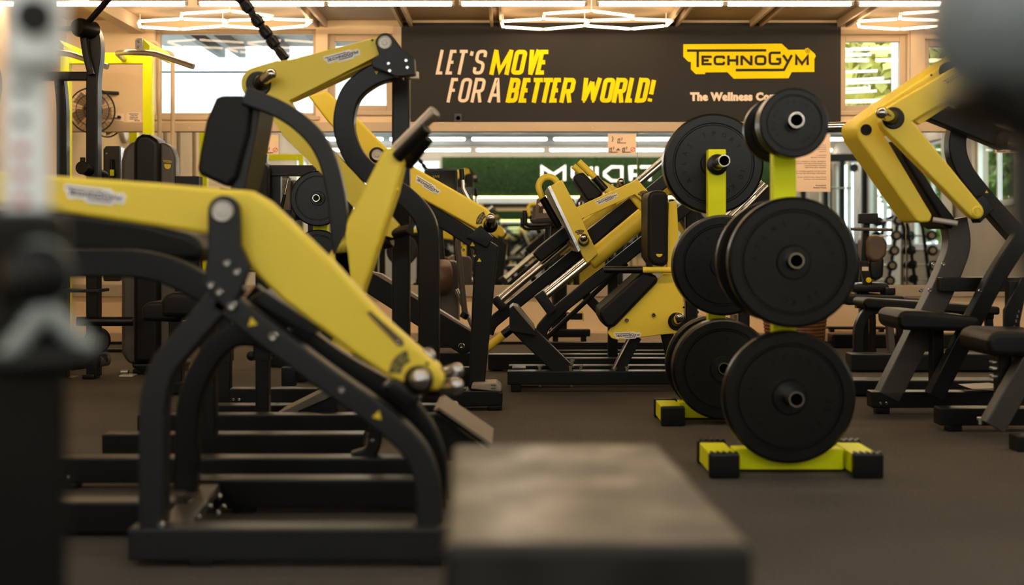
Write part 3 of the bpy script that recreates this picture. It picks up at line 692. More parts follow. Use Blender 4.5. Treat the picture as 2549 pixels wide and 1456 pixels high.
for lab, z, y, r, th, kg in (
    ('small black plate outermost on the top peg of the near rack', zt1, 4.43, .113, .038, '5 KG'), ('small black plate second on the top peg of the near rack', zt1, 4.472, .113, .038, '5 KG'),
    ('small black plate behind the post top of the near rack', zt1, 4.72, .113, .038, '5 KG'),
    ('big black plate facing out on the middle peg of the near rack', zm1, 4.435, .213, .05, '20 KG'), ('big black plate behind the post on the middle peg of the near rack', zm1, 4.70, .21, .05, '20 KG'),
    ('big black plate facing out on the lowest peg of the near rack', zb1, 4.50, .2195, .055, '25 KG')):
    plate(lab, X1, z, y, r, th, kg, text=(y < 4.44 or z == zb1), rot=(-40 if z == zm1 else 8 if z == zb1 else 0))
X2, Y2 = .886, 5.9
zt2, zm2, zb2 = H + 190 / F * 5.75, H - 65 / F * 5.72, H - 326 / F * 5.7
rack('plate_rack', 'far lime green plate rack with an empty top peg toward the room', X2, Y2, 5.70, 0, (zt2, zm2, zb2), 1.168, (5.68, 6.0), (.671, 1.10), False)
for lab, z, y, r, th, kg in (
    ('big black plate behind the post top of the far rack', zt2 + .01, 6.0, .221, .05, '10 KG'), ('big black plate hindmost on the top peg of the far rack', zt2 + .01, 6.055, .219, .05, '10 KG'),
    ('big black plate facing out on the middle peg of the far rack', zm2, 5.72, .212, .05, '15 KG'), ('big black plate second on the middle peg of the far rack', zm2, 5.775, .210, .05, '15 KG'),
    ('big black plate facing out on the lowest peg of the far rack', zb2, 5.72, .212, .05, '20 KG'), ('big black plate second on the lowest peg of the far rack', zb2, 5.775, .210, .05, '20 KG'),
    ('big black plate behind the post on the lowest peg of the far rack', zb2, 5.98, .212, .05, '20 KG')):
    plate(lab, X2, z, y, r, th, kg, text=(y < 5.73 or y == 6.0), rot=(0 if z > 1 else 30))
# small third rack deep in the room, seen between the press machines
X3, Y3 = W(797, 0, 7.55).x, 7.55
r3 = thing('plate_rack', 'small lime plate rack standing behind the padded press machine', 'plate rack', (X3, Y3, 0), 'lime plate racks')
box('post', (X3 - .04, Y3, .07), (X3 + .04, Y3 + .06, W(0, 425, Y3).z), LIM, r3, .004)
box('base_bar', (X3 - .1, Y3, 0), (X3 + .12, Y3 + .06, .07), BLK, r3, .004)
for X in (X3 - .1, X3 + .12): box('foot_tube', (X - .035, Y3 - .1, 0), (X + .035, Y3 + .16, .075), BLK, r3, .004)
for y, r, lab in ((493, .152, 'black plate on the top peg of the small rack behind the press machine'), (640, .15, 'black plate on the lower peg of the small rack behind the press machine')):
    z = W(0, y, 7.4).z
    lathe('sleeve', [(.0165, 0), (.0165, .16), (.0195, .16), (.0195, -.02)], (X3, Y3, z), (0, -1, 0), CHR, r3, 20, closed=True)
    plate(lab, X3, z, 7.46, r, .045, '10 KG', text=False)

# ================================================================== BENCH NEAR THE EYE
b = thing('flat_bench', 'worn black flat bench with a pale sheen nearest the eye, on the carpet', 'bench', (.08, 1.84, 0))
SEAT = mat('worn_black_vinyl', (.020, .018, .0165), .38, bump=.03, bscale=120, var=.3, vscale=9, spec=.32)
def scuff(m, lo, hi, sc):
    nt = m.node_tree; b_ = nt.nodes['Principled BSDF']; tc = nt.nodes.new('ShaderNodeTexCoord'); n = nt.nodes.new('ShaderNodeTexNoise'); n.inputs['Scale'].default_value = sc; n.inputs['Detail'].default_value = 3
    r = nt.nodes.new('ShaderNodeMapRange'); r.inputs[1].default_value = .35; r.inputs[2].default_value = .65; r.inputs[3].default_value = lo; r.inputs[4].default_value = hi
    nt.links.new(tc.outputs['Object'], n.inputs['Vector']); nt.links.new(n.outputs[0], r.inputs[0]); nt.links.new(r.outputs[0], b_.inputs['Roughness'])
scuff(SEAT, .30, .50, 9)
zb_ = .45
prism('pad', [(-.0745, 1.476, zb_), (.262, 1.476, zb_), (.238, 2.205, zb_), (-.097, 2.2, zb_)], (0, 0, -.065), SEAT, b, .012, 3)
prism('pad_board', [(-.06, 1.50, zb_ - .065), (.25, 1.50, zb_ - .065), (.226, 2.18, zb_ - .065), (-.085, 2.18, zb_ - .065)], (0, 0, -.015), BLK, b, .003)
box('spine', (.05, 1.54, .30), (.12, 2.14, .37), BLK, b, .006)
for y in (1.58, 2.10):
    box('leg', (.052, y - .03, .05), (.118, y + .03, .30), BLK, b, .006)
    box('foot_bar', (-.10, y - .035, 0), (.27, y + .035, .05), BLK, b, .008)

# ================================================================== GREY POST BY THE EYE
g = K('cable_post', 'pale grey drilled post with black carriage and strap handle, very close', 'cable machine', 75, 1.18)
PP = 1.18
g.box('drilled_column', 18, -300, 128, 640, PP + .006, .05, PST, .006)
g.box('slider_head', -20, -330, 134, 172, PP - .03, .10, PST, .02)
g.disc('head_screw', 52, 42, PP - .03, [(.016, 0), (.016, .006), (.006, .006), (.002, .001)], GRY)
for y in (225, 300, 375, 435, 497): g.disc('column_hole', 60, y, PP + .006, [(.0052, .0008), (.0045, .001), (.0003, .001)], REDM if y > 350 else BLK)
g.box('outer_sleeve', -60, 520, 150, 2600, PP - .015, .085, BLK, .012)
for a, z in ((-60, 2650),): 
    o = box('base_plate', (W(-150, 0, PP).x, PP - .2, 0), (W(260, 0, PP).x, PP + .35, .02), BLK, g.r, .005)
g.disc('knob', 66, 690, PP - .015, [(.030, 0), (.030, .012), (.026, .030), (.016, .038), (.001, .039)], BLK, axis=(.25, -1, .1))
LNK = mat('dull_grey_link', (.26, .29, .28), .4)
ring = [W(66 + 62 * math.cos(a), 690 - 74 * math.sin(a), PP - .03) for a in [2 * math.pi * k / 28 for k in range(28)]]
sweep('knob_ring', ring, csec(.0068, 10), LNK, g.r, closed=True)
for a_, b_ in (((70, 770), (172, 880)), ((66, 770), (-46, 900))):
    g.rod('strap_link', [(a_[0], a_[1], PP - .04), (b_[0], b_[1], PP - .05)], .0085, LNK)
g.rod('grip', [(-60, 905, PP - .05), (185, 890, PP - .05)], .011, RUB)

g.r.rotation_euler = (0, 0, math.atan2(1200, F))

# ================================================================== ROLLER PAD NEAR THE EYE
p_ = thing('roller_pad_arm', 'black foam roller pad on a bent arm, very close under the lamps', 'machine arm', (.36, .8, 0))
DP = .80
c0 = W(2500, 42, DP)
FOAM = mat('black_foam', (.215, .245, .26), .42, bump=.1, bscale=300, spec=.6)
ax_ = Vector((.985, -.12, .06)).normalized()
R_f = .050
dome = [(R_f * math.sin(math.radians(t)), -R_f * math.cos(math.radians(t)) * .92) for t in range(2, 91, 8)]
lathe('roller', dome + [(R_f, .13), (R_f * .8, .145), (.012, .145)], c0, ax_, FOAM, p_, 40)
ARM = mat('arm_grey_coat', (.022, .024, .026), .4)
prism('bracket', [W(2415, 185, DP - .03), W(2640, 165, DP - .03), W(2640, 330, DP - .03), W(2520, 300, DP - .03), W(2440, 245, DP - .03)], (0, .09, 0), BLK, p_, .01, 3)
sweep('arm', fillet([W(2545, 200, DP + .07), W(2556, 300, DP + .07), W(2562, 620, DP + .07), W(2720, 900, DP + .07), Vector((.47, DP + .07, .02))], .08, 8), csec(.014, 16), ARM, p_)
box('arm_base', (.38, DP - .12, 0), (.58, DP + .2, .03), BLK, p_, .006)

# ================================================================== ROW OF PLATE-LOADED MACHINES (nearest first)
# ---- 1: lever row machine, near side at 3.2 m
m = K('lever_row_machine', 'plate-loaded lever row machine nearest the eye with a big bent yellow lever', 'gym machine', 600, 3.3)
D, D2 = 3.3, 3.85
m.slab('lever', [(-90, 421), (130, 437), (400, 456), (560, 470), (622, 474), (668, 500), (740, 568), (830, 655), (960, 795), (1088, 912), (1108, 942), (1092, 975), (1012, 968), (960, 936), (880, 882), (820, 836), (700, 746), (608, 656), (600, 620), (520, 584), (500, 582), (300, 552), (130, 527), (-90, 498)], D + .05, .075, YEL, .014, 3)
m.logo(236, 487, D + .05, 156, 7)
for x, y in ((1070, 866), (1064, 905)): m.bolt(x, y, D + .05, 5, BLK)
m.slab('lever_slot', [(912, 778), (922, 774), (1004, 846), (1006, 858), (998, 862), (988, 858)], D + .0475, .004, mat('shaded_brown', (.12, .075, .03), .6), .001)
m.bolt(990, 850, D + .048, 7)
m.label(993, 902, D + .0485, 62, 30, -52, 'MAX 220 lb', 'MAX 100 kg')
m.horn((1042, 946, D + .05), (1046, 944, D - .12), .036, .0245)
m.slab('pivot_bracket', arcpts(556, 526, 40, 180, 360, 12) + [(598, 610), (624, 664), (590, 742), (566, 772), (505, 716), (517, 640)], D, .03, GRY, .005)
m.cap(555, 526, D, 27)
for x, y, r in ((565, 655, 10), (590, 677, 10), (525, 710, 10), (546, 727, 10), (577, 762, 13)): m.bolt(x, y, D, r)
m.bar('frame_leg', [(590, 700), (405, 915), (386, 1000), (384, 1318)], D + .01, 66, .07, GRY, 160, rr=.014)
m.bar('frame_leg', [(790, 905), (585, 800), (470, 965), (466, 1215)], D2 - .12, 58, .06, BLK, 130, rr=.014)
m.bar('diagonal_beam', [(552, 742), (680, 838), (820, 946), (955, 1036), (1062, 1140), (1072, 1316)], D + .01, 62, .07, GRY, 130, rr=.014)
m.bar('diagonal_beam', [(625, 728), (722, 808), (850, 905), (1000, 985), (1084, 1100), (1092, 1240)], D + .16, 52, .06, BLK, 120, rr=.008)
m.slab('cover_plate', [(620, 745), (655, 722), (790, 812), (775, 838)], D + .10, .30, BLK, .004)
for x, y, r in ((680, 838, 13), (722, 815, 12), (850, 972, 9), (605, 715, 8)): m.bolt(x, y, D + (.16 if r in (12, 8) else .01), r)
m.warn(628, 803, D + .008, 14, -10); m.warn(940, 1035, D + .008, 14, 15)
m.slab('stopper', [(945, 962), (985, 940), (1050, 990), (1020, 1030)], D + .03, .1, RUB, .01)
m.slab('far_lever', [(930, 770), (1092, 908), (1116, 945), (1105, 975), (1060, 968), (900, 850)], D2 - .05, .075, YEL, .012)
m.horn((1085, 942, D2 - .06), (1150, 918, D2 - .12), .02, .0215)
m.horn((1075, 965, D2 - .08), (1148, 960, D2 - .17), .026, .0235)
m.horn((1050, 905, D2 - .05), (1068, 884, D2 - .16), .026, .0235)
m.bar('handle_rail', [(-40, 655), (395, 655), (548, 736)], D2 - .2, 70, .07, BLK, 140, rr=.02)
m.slab('chest_pad', [(-40, 520), (180, 528), (350, 550), (470, 582), (500, 598), (506, 640), (488, 652), (-40, 648)], D2, .26, UPH, .03, 3)
m.box('base_beam', 316, 1316, 1120, 1398, D - .06, .09, GRY, .008)
m.foot(468, 528, 1392, 1423, D - .045); m.foot(1040, 1100, 1392, 1423, D - .045)
prism('cross_member', [(-.86, D + .03, .088), (-.782, D + .03, .088), (-.842, 4.02, .088), (-.915, 4.02, .088)], (0, 0, -.03), mat('brown_coat', (.05, .036, .027), .35), m.r, .004)  # cross-member in one even brown
for x, y, d in ((557, 1221, 3.88), (545, 1237, 3.80), (522, 1262, 3.64), (556, 1263, 3.8), (543, 1279, 3.7), (494, 1289, 3.46), (480, 1306, 3.38), (527, 1306, 3.5), (403, 1307, 3.28)): m.bolt(x, y, d, 8)
m.box('base_beam', 470, 1193, 1110, 1268, D2 + .02, .09, BLK, .008)
m.foot(576, 632, 1262, 1291, D2 + .03)
m.foot(1040, 1095, 1262, 1291, D2 + .03)
m.box('spine_beam', -180, 1250, 470, 1330, D + .27, .09, BLK, .008)
m.foot(-120, -60, 1325, 1352, D + .28)
# ---- 2: upright lever press, near side at 4.25 m
m = K('lever_press_machine', 'plate-loaded press machine with one upright yellow lever and a padded back', 'gym machine', 800, 4.4)
D, D2 = 4.25, 4.85
m.slab('lever', [(951, 378), (960, 368), (975, 364), (1000, 384), (1006, 402), (988, 480), (905, 722), (882, 880), (862, 896), (820, 862), (770, 815), (748, 780), (760, 748), (815, 640)], D + .10, .13, YEL, .018, 3)
m.slab('lever_stop', [(768, 800), (784, 782), (828, 836), (822, 866)], D + .07, .03, RUB, .004)
m.rod('handle', [(968, 392, D + .16), (1084, 276, D + .10)], .0205, STL)
m.rod('grip', [(988, 392, D + .10), (1062, 318, D + .05)], .021, RUB)
m.rod('grip', [(1012, 412, D + .2), (1066, 342, D + .16)], .021, RUB)
m.warn(990, 470, D + .09, 7)
m.slab('back_pad', [(545, 237), (602, 237), (626, 252), (618, 330), (588, 440), (566, 466), (500, 436), (490, 424), (498, 372), (512, 300), (536, 244)], D + .12, .32, UPH, .03, 3)
m.slab('pad_board', [(604, 240), (650, 256), (640, 318), (610, 470), (566, 480), (590, 440)], D + .15, .26, GRY, .006)
m.bar('frame_tube', [(612, 240), (720, 280), (806, 360), (838, 470), (852, 640), (880, 830), (1036, 1000), (1044, 1150)], D + .1, 45, .06, GRY, 150, rr=.014)
m.bar('seat_post', [(570, 470), (520, 760), (520, 1090)], D + .25, 40, .06, BLK, 60, rr=.01)
m.box('base_beam', 140, 1140, 1062, 1204, D, .09, BLK, .008)
m.foot(142, 192, 1200, 1222, D + .01); m.foot(1000, 1050, 1200, 1222, D + .01)
for x in (140, 172): m.bolt(x, 1187, D, 5)
m.box('base_beam', 252, 1080, 905, 1134, D2, .09, BLK, .008)
m.foot(270, 315, 1130, 1148, D2 + .01); m.foot(840, 885, 1130, 1148, D2 + .01)
m.bar('bent_bracket', [(880, 1140), (930, 1125), (940, 1040), (1000, 1000)], D + .05, 34, .05, BLK, 30, rr=.01)
m.bolt(926, 1096, D + .05, 5)
m.slab('foot_plate', [(1078, 1022), (1092, 1016), (1224, 1108), (1216, 1118)], D + .02, .34, BLK, .004)
m.slab('foot_plate_tread', [(1079, 1020), (1093, 1013), (1226, 1104), (1220, 1110)], D + .02, .34, mat('worn_taupe_tread', (.16, .125, .09), .55, bump=.3, bscale=90), .002)
m.slab('foot_plate_gusset', [(1082, 1030), (1210, 1118), (1150, 1150), (1062, 1140)], D + .05, .03, BLK, .003)
m.bolt(1046, 1163, D, 5)
# ---- 3: high pull machine, near side at 5.35 m
m = K('high_pull_machine', 'plate-loaded machine with a high yellow lever and a bowed black frame', 'gym machine', 850, 5.6)
D, D2 = 5.35, 5.85
m.slab('lever', arcpts(641, 208, 41, 120, 255, 8) + [(692, 150), (694, 152), (728, 147), (940, 92), (968, 96), (978, 128), (944, 137), (720, 250), (735, 277), (800, 345), (890, 440), (992, 560), (978, 592), (940, 582), (845, 478), (705, 338), (655, 260)], D + .05, .10, YEL, .012, 3)
m.slab('lever_lip', [(706, 228), (936, 136), (950, 140), (942, 152), (724, 250)], D + .10, .10, YEL, .004)
m.logo(852, 141, D + .05, 92, -15)
m.disc('peg_plate', 644, 209, D + .05, [(.050, 0), (.050, .006), (.046, .010), (.03, .010), (.001, .010)], BLK)
m.horn((648, 206, D + .045), (680, 180, D - .06), .032, .0225)
m.bolt(927, 100, D + .05, 3, BLK)
m.rod('hand_grip', [(958, 588, D + .1), (1022, 572, D + .02)], .0225, RUB); m.rod('grip_guard', [(930, 610, D + .12), (975, 596, D + .1)], .03, RUB)
m.slab('pivot_bracket', arcpts(959, 107, 25, 180, 320, 10) + [(1004, 125), (1032, 146), (1034, 186), (1006, 190), (985, 190), (926, 166), (924, 150), (944, 136)], D + .02, .06, BLK, .005)
m.cap(958, 107, D + .02, 17)
for x, y in ((967, 158), (970, 176), (1011, 151), (1014, 168)): m.bolt(x, y, D + .02, 5)
m.bar('bowed_tube', [(1000, 172), (940, 182), (872, 228), (852, 318), (884, 400), (945, 452), (1010, 486), (1066, 548), (1068, 640), (1068, 985)], D + .08, 52, .085, BLK, 95, rr=.016)
m.warn(937, 180, D + .078, 6, 180)
m.bar('column', [(999, 184), (999, 985)], D2 - .14, 44, .08, BLK, rr=.010)
m.box('grey_tab', 1020, 178, 1042, 196, D2 - .1, .03, SIL, .003)
m.bar('frame_strut', [(985, 470), (1030, 500), (1068, 560)], D + .2, 30, .06, BLK, 20)
m.bar('seat_post', [(655, 560), (655, 1040)], D + .25, 34, .06, BLK, rr=.008); m.bar('post_collar', [(655, 850), (655, 895)], D + .24, 42, .08, BLK)
m.disc('pop_pin', 628, 885, D + .28, [(.006, -.05), (.006, 0), (.02, .002), (.02, .02), (.012, .026), (.001, .026)], BLK)
m.slab('seat_pad', [(560, 540), (700, 540), (708, 556), (700, 572), (560, 572)], D + .12, .32, UPH, .02, 3)
m.box('base_beam', 340, 1032, 1140, 1076, D, .09, BLK, .007)
m.foot(352, 392, 1072, 1089, D + .01); m.foot(1085, 1125, 1072, 1089, D + .01)
m.box('base_beam', 500, 1008, 1138, 1046, D2, .09, BLK, .007)
m.foot(520, 556, 1040, 1050, D2 + .01); m.foot(1096, 1130, 1040, 1050, D2 + .01)
PLS = mat('pale_tread_plastic', (.30, .25, .20), .5)
m.slab('end_cover', [(1112, 1006), (1134, 1006), (1139, 1012), (1139, 1030), (1106, 1030)], D2 - .02, .13, PLS, .006)
for y in (1013, 1025): m.slab('cover_groove', [(1116, y), (1132, y), (1132, y + 1.6), (1116, y + 1.6)], D2 - .0225, .004, BLK, 0)
m.slab('tread_plate', [(672, 1040), (820, 966), (836, 974), (832, 985), (690, 1046)], D + .15, .38, mat('worn_tread_metal', (.10, .085, .065), .45, bump=.3, bscale=120), .003)
m.slab('tread_wedge', [(690, 1047), (832, 986), (850, 1048)], D + .17, .34, BLK, .003)
# ---- 4: chest press machine, near side at 6.2 m
m = K('chest_press_machine', 'plate-loaded machine with a straight yellow lever sloping down to a peg', 'gym machine', 1080, 6.4)
D, D2 = 6.2, 6.75
m.slab('lever', [(766, 238), (812, 225), (895, 300), (962, 368), (1033, 417), (1210, 518), (1232, 540), (1226, 570), (1200, 578), (1030, 484), (930, 412), (868, 360), (815, 302)], D + .05, .08, YEL, .010, 3)
m.slab('lever_rib', [(1020, 492), (1034, 486), (1196, 577), (1188, 584), (1030, 502)], D + .08, .05, YEL, .003)
m.disc('pivot_ring', 939, 386, D + .05, [(.036, 0), (.036, .012), (.03, .016), (.001, .016)], BLK); m.cap(939, 386, D + .034, 14)
m.logo(1064, 462, D + .05, 72, 31)
m.label(1196, 543, D + .0485, 32, 15, -58, 'MAX 220 lb', 'MAX 100 kg')
m.horn((1221, 562, D + .05), (1222, 540, D - .10), .033, .0235)
m.bolt(1204, 572, D + .05, 3, BLK)
m.slab('stopper', [(1180, 575), (1196, 560), (1228, 590), (1212, 618), (1160, 592)], D + .04, .09, RUB, .006)
m.bar('frame_tube', [(1040, 514), (1125, 562), (1211, 618), (1186, 965)], D + .06, 40, .08, BLK, 0, rr=.006)
m.warn(1176, 609, D + .058, 7); m.warn(1193, 648, D + .058, 6)
for x, y in ((1154, 622), (1181, 637)): m.bolt(x, y, D + .055, 4)
m.box('base_beam', 570, 967, 1160, 1006, D, .09, BLK, .007)
for x in (581, 595): m.bolt(x, 995, D, 4)
m.foot(580, 615, 1003, 1022, D + .01)
m.slab('base_shoe', [(1130, 972), (1240, 972), (1251, 978), (1251, 1010), (1130, 1014)], D - .01, .16, BLK, .008)
m.slab('shoe_top', [(1172, 968), (1176, 955), (1236, 953), (1247, 962), (1249, 972), (1244, 975)], D - .012, .17, PLS, .006)
for y in (958, 966): m.slab('shoe_groove', [(1222, y), (1234, y), (1234, y + 1.6), (1222, y + 1.6)], D - .0145, .004, BLK, 0)
m.foot(1214, 1250, 1006, 1022, D)
m.bar('seat_post', [(560, 600), (560, 1003)], D + .2, 32, .06, BLK, rr=.008); m.bar('post_collar', [(560, 858), (560, 898)], D + .19, 38, .08, BLK)
m.disc('pop_pin', 545, 890, D + .22, [(.006, -.05), (.006, 0), (.02, .002), (.02, .02), (.012, .026), (.001, .026)], BLK)
m.slab('seat_pad', [(480, 590), (610, 590), (618, 604), (610, 620), (480, 620)], D + .1, .32, UPH, .02, 3)
m.box('base_beam', 690, 878, 1180, 916, D2 + .5, .09, BLK, .007)
m.foot(700, 735, 914, 962, D2 + .2); m.foot(1140, 1170, 914, 962, D2 + .2)
m.slab('brace', [(902, 682), (912, 672), (948, 686), (1176, 828), (1180, 872), (1150, 884), (905, 724)], D2, .10, BLK, .006)
m.slab('brace_lit_top', [(915, 674), (948, 682), (1176, 822), (1176, 828), (944, 690)], D2 - .001, .102, mat('taupe_lit_top', (.20, .15, .11), .4), .001)  # taupe strip paints the lit top of the dark brace
m.bolt(1149, 862, D2 - .001, 9)
# ================================================================== SLED MACHINE (45 degree) in front of the mirror
m = K('sled_press_machine', 'yellow sled on twin slanted chrome rails before the slogan banner', 'gym machine', 1480, 7.7)
D, D2 = 7.45, 8.05
def chan(nm, a, b, d, r):
    o = m.rod(nm, [(*a, d), (*b, d)], r, CHR)
    return o
for dz, rr in ((0, .020), (-15, .009), (-24, .009)):
    chan('guide_rail', (1345, 748 + dz * .6), (1655, 497 + dz * .6), D + .02, rr); chan('guide_rail', (1232, 760 + dz * .5), (1665, 392 + dz * .5), D2, rr)
for a, d in ((((1330, 738), (1352, 722), (1386, 770), (1366, 788)), D), (((1220, 748), (1238, 735), (1262, 762), (1246, 776)), D2 - .03)): m.slab('rail_stop', list(a), d - .03, .10, RUB, .006)
m.bar('side_tube', [(1352, 852), (1345, 822), (1385, 775), (1720, 508)], D + .06, 30, .07, BLK, 60, rr=.008)
m.bar('side_tube', [(1214, 830), (1222, 805), (1300, 742), (1680, 430)], D2 + .04, 30, .07, BLK, 50, rr=.008)
m.bar('lower_strut', [(1340, 860), (1560, 655)], D + .3, 12, .03, BLK)
m.bar('cross_strut', [(1440, 715), (1545, 830)], D + .32, 24, .05, BLK)
m.bar('rear_post', [(1525, 640), (1525, 905)], D2 - .1, 24, .07, BLK); m.bar('rear_post', [(1720, 480), (1720, 905)], D + .2, 30, .07, BLK)
m.rod('carriage_sleeve', [(1466, 652, D + .02), (1640, 508, D + .02)], .052, YEL); m.rod('carriage_sleeve', [(1412, 604, D2), (1545, 492, D2)], .046, YEL)
m.slab('carriage_upright', [(1368, 464), (1399, 447), (1437, 520), (1488, 632), (1462, 656), (1448, 632)], D - .06, .08, YEL, .005)
m.slab('tread_plate', [(1363, 466), (1370, 461), (1446, 622), (1440, 628)], D - .07, .72, ALU, .002)
m.slab('carriage_arm', [(1430, 518), (1587, 446), (1618, 482), (1608, 508), (1580, 484), (1446, 546)], D - .05, .07, YEL, .005)
m.bar('carriage_strut', [(1574, 488), (1608, 530)], D - .02, 16, .05, YEL); m.bar('carriage_strut', [(1612, 508), (1572, 558)], D + .02, 12, .02, YEL)
m.logo(1511, 496, D - .05, 58, -24)
m.label(1443, 577, D - .0615, 20, 11, -8, 'MAX 330 lb', 'MAX 150 kg'); m.label(1599, 481, D - .052, 20, 11, -20, 'MAX 330 lb', 'MAX 150 kg')
m.horn((1453, 600, D - .06), (1453, 590, D - .22), .030, .0225); m.horn((1610, 492, D - .05), (1612, 484, D - .11), .030, .0225)
m.horn((1543, 478, D2 - .02), (1546, 445, D2 - .1), .030, .0225)
m.rod('hook_handle', [(1392, 462, D + .1), (1378, 440, D + .1), (1352, 440, D + .1), (1338, 462, D + .1), (1352, 498, D + .1)], .0175, YEL, .05)
m.rod('grip', [(1350, 492, D + .1), (1392, 566, D + .12)], .0205, RUB)
m.slab('shoulder_pad', [(1426, 446), (1433, 432), (1452, 428), (1502, 480), (1486, 498), (1462, 500)], D2 - .22, .2, UPH, .015, 3)
m.rod('pad_lever', [(1440, 402, D2 - .25), (1484, 444, D2 - .25), (1540, 505, D2 - .25)], .0185, YEL); m.rod('pad_lever', [(1427, 413, D2 - .02), (1446, 430, D2 - .02), (1505, 498, D2 - .02)], .0175, YEL)
m.rod('grip', [(1481, 441, D2 - .255), (1508, 472, D2 - .255)], .0205, RUB)
m.slab('carriage_wing', [(1484, 440), (1540, 470), (1560, 500), (1520, 506)], D2 - .12, .02, YEL, .003)
m.slab('carriage_block', [(1440, 590), (1590, 474), (1600, 500), (1470, 616)], D + .15, .25, BLK, .005)
m.slab('back_cushion', [(1326, 632), (1340, 616), (1420, 552), (1445, 575), (1346, 654)], D2 - .36, .34, UPH, .012, 3)
m.rod('foot_tube', [(1200, 876, D2), (1262, 826, D2)], .024, YEL); m.rod('grip', [(1252, 834, D2 - .002), (1275, 816, D2 - .002)], .026, RUB)
m.rod('foot_strut', [(1195, 880, D2 + .1), (1300, 800, D2 + .1)], .012, CHR)
m.box('base_rail', 1215, 882, 1720, 921, D2, .09, BLK, .006); m.box('base_rail', 1360, 892, 1760, 930, D + .12, .09, BLK, .006)
for y, d in ((852, 8.6), (872, 8.3)): m.box('base_rail', 1365, y, 1800, y + 22, d, .06, BLK, .006)
for x, d in ((1225, D2 + .02), (1690, D2 + .02)): m.foot(x, x + 26, 919, 595 + H * F / d, d)
for x, d in ((1380, D + .14), (1730, D + .14)): m.foot(x, x + 28, 928, 595 + H * F / d, d)
for x in (1380, 1780): 
    for d in (8.6, 8.3): m.foot(x, x + 10, 890, 595 + H * F / (d + .01), d + .01)
for k in range(3): m.rod('rear_rail', [(1800 - k * 8, 575 - k * 8, D + .1), (1912 - k * 8, 462 - k * 6, D + .1)], .009, CHR)
m.bar('rear_rail_tube', [(1790, 610), (1925, 476)], D + .14, 34, .07, BLK)
m.bar('rear_post', [(1850, 540), (1850, 905)], D + .22, 28, .07, BLK)
# ================================================================== SEATED LEG MACHINE in front of the sled
m = K('seated_leg_machine', 'seated leg machine with a yellow side plate and reclined black pads', 'gym machine', 1500, 7.0)
D = 6.95
m.slab('side_plate', [(1664, 502), (1685, 500), (1691, 620), (1700, 740), (1704, 828), (1640, 834), (1540, 847), (1522, 842), (1512, 828), (1528, 806), (1640, 692), (1660, 670)], D, .03, YEL, .006)
m.slab('side_plate', [(1664, 502), (1685, 500), (1691, 620), (1700, 740), (1704, 828), (1640, 834), (1540, 847), (1522, 842), (1512, 828), (1528, 806), (1640, 692), (1660, 670)], D + .28, .03, YEL, .006)
m.slab('back_pad', arcpts(1632, 494, 20, 180, 270, 4) + [(1656, 474), (1664, 486), (1664, 658), (1650, 664), (1624, 660), (1612, 640)], D - .03, .36, UPH, .022, 3)
m.slab('seat_pad', [(1490, 784), (1494, 768), (1600, 674), (1640, 688), (1636, 704), (1528, 816), (1508, 816)], D - .03, .36, UPH, .022, 3)
m.rod('side_handle', [(1596, 672, D - .04), (1675, 672, D - .04)], .0155, YEL); m.rod('grip', [(1502, 672, D - .04), (1600, 672, D - .04)], .0175, RUB)
m.slab('pad_emblem', arcpts(1641, 632, 8, 0, 180, 6), D - .0315, .001, WARN, 0)
m.logo(1562, 835, D, 67, -3)
for x, y in ((1560, 797), (1627, 784)): m.bolt(x, y, D, 6)
m.bolt(1702, 765, D, 3, BLK)
m.disc('peg_plate', 1685, 800, D, [(.046, 0), (.046, .006), (.042, .01), (.03, .01), (.001, .01)], BLK)
m.horn((1685, 800, D - .01), (1692, 788, D - .22), .03, .0235)
m.bar('support_post', [(1582, 836), (1536, 925)], D + .06, 30, .06, BLK, rr=.004); m.bar('support_strut', [(1567, 842), (1528, 918)], D + .02, 5, .01, STL)
m.bar('support_post', [(1660, 830), (1680, 925)], D + .25, 30, .06, BLK, rr=.004)
m.bar('foot_arm', [(1282, 800), (1412, 928)], D + .05, 46, .10, BLK, rr=.005)
m.slab('foot_platform', [(1268, 768), (1276, 761), (1290, 766), (1330, 816), (1334, 836), (1268, 824)], D - .02, .32, BLK, .004)
m.slab('platform_tread', [(1276, 760), (1290, 764), (1332, 816), (1330, 824), (1284, 770)], D - .022, .324, mat('grey_tread', (.16, .14, .12), .4, bump=.5, bscale=60), .002)
m.box('base_beam', 1263, 924, 1900, 958, D, .10, BLK, .006); m.box('base_beam', 1266, 910, 1900, 944, D + .28, .09, BLK, .006)
box('cross_bar', (W(1275, 0, D).x, D + .1, .055), (W(1310, 0, D).x, D + .28, .115), BLK, m.r, .005)
m.foot(1272, 1297, 945, 595 + H * F / (D + .01), D + .01); m.foot(1850, 1880, 945, 595 + H * F / (D + .01), D + .01)
m.foot(1272, 1297, 930, 595 + H * F / (D + .29), D + .29); m.foot(1830, 1860, 930, 595 + H * F / (D + .29), D + .29)
for x, y in ((1344, 918), (1420, 918), (1424, 903), (1446, 916), (1530, 922), (1560, 920)): m.disc('bolt', x, y, D + .04, [(.008, -.01), (.008, .008), (.013, .008), (.013, .016), (.001, .016)], STL, axis=(0, 0, 1), seg=8)
for x, y in ((1345, 961), (1423, 961)): m.disc('bolt', x, y, D + .04, [(.008, -.01), (.008, .004), (.001, .004)], STL, axis=(0, 0, -1), seg=8)

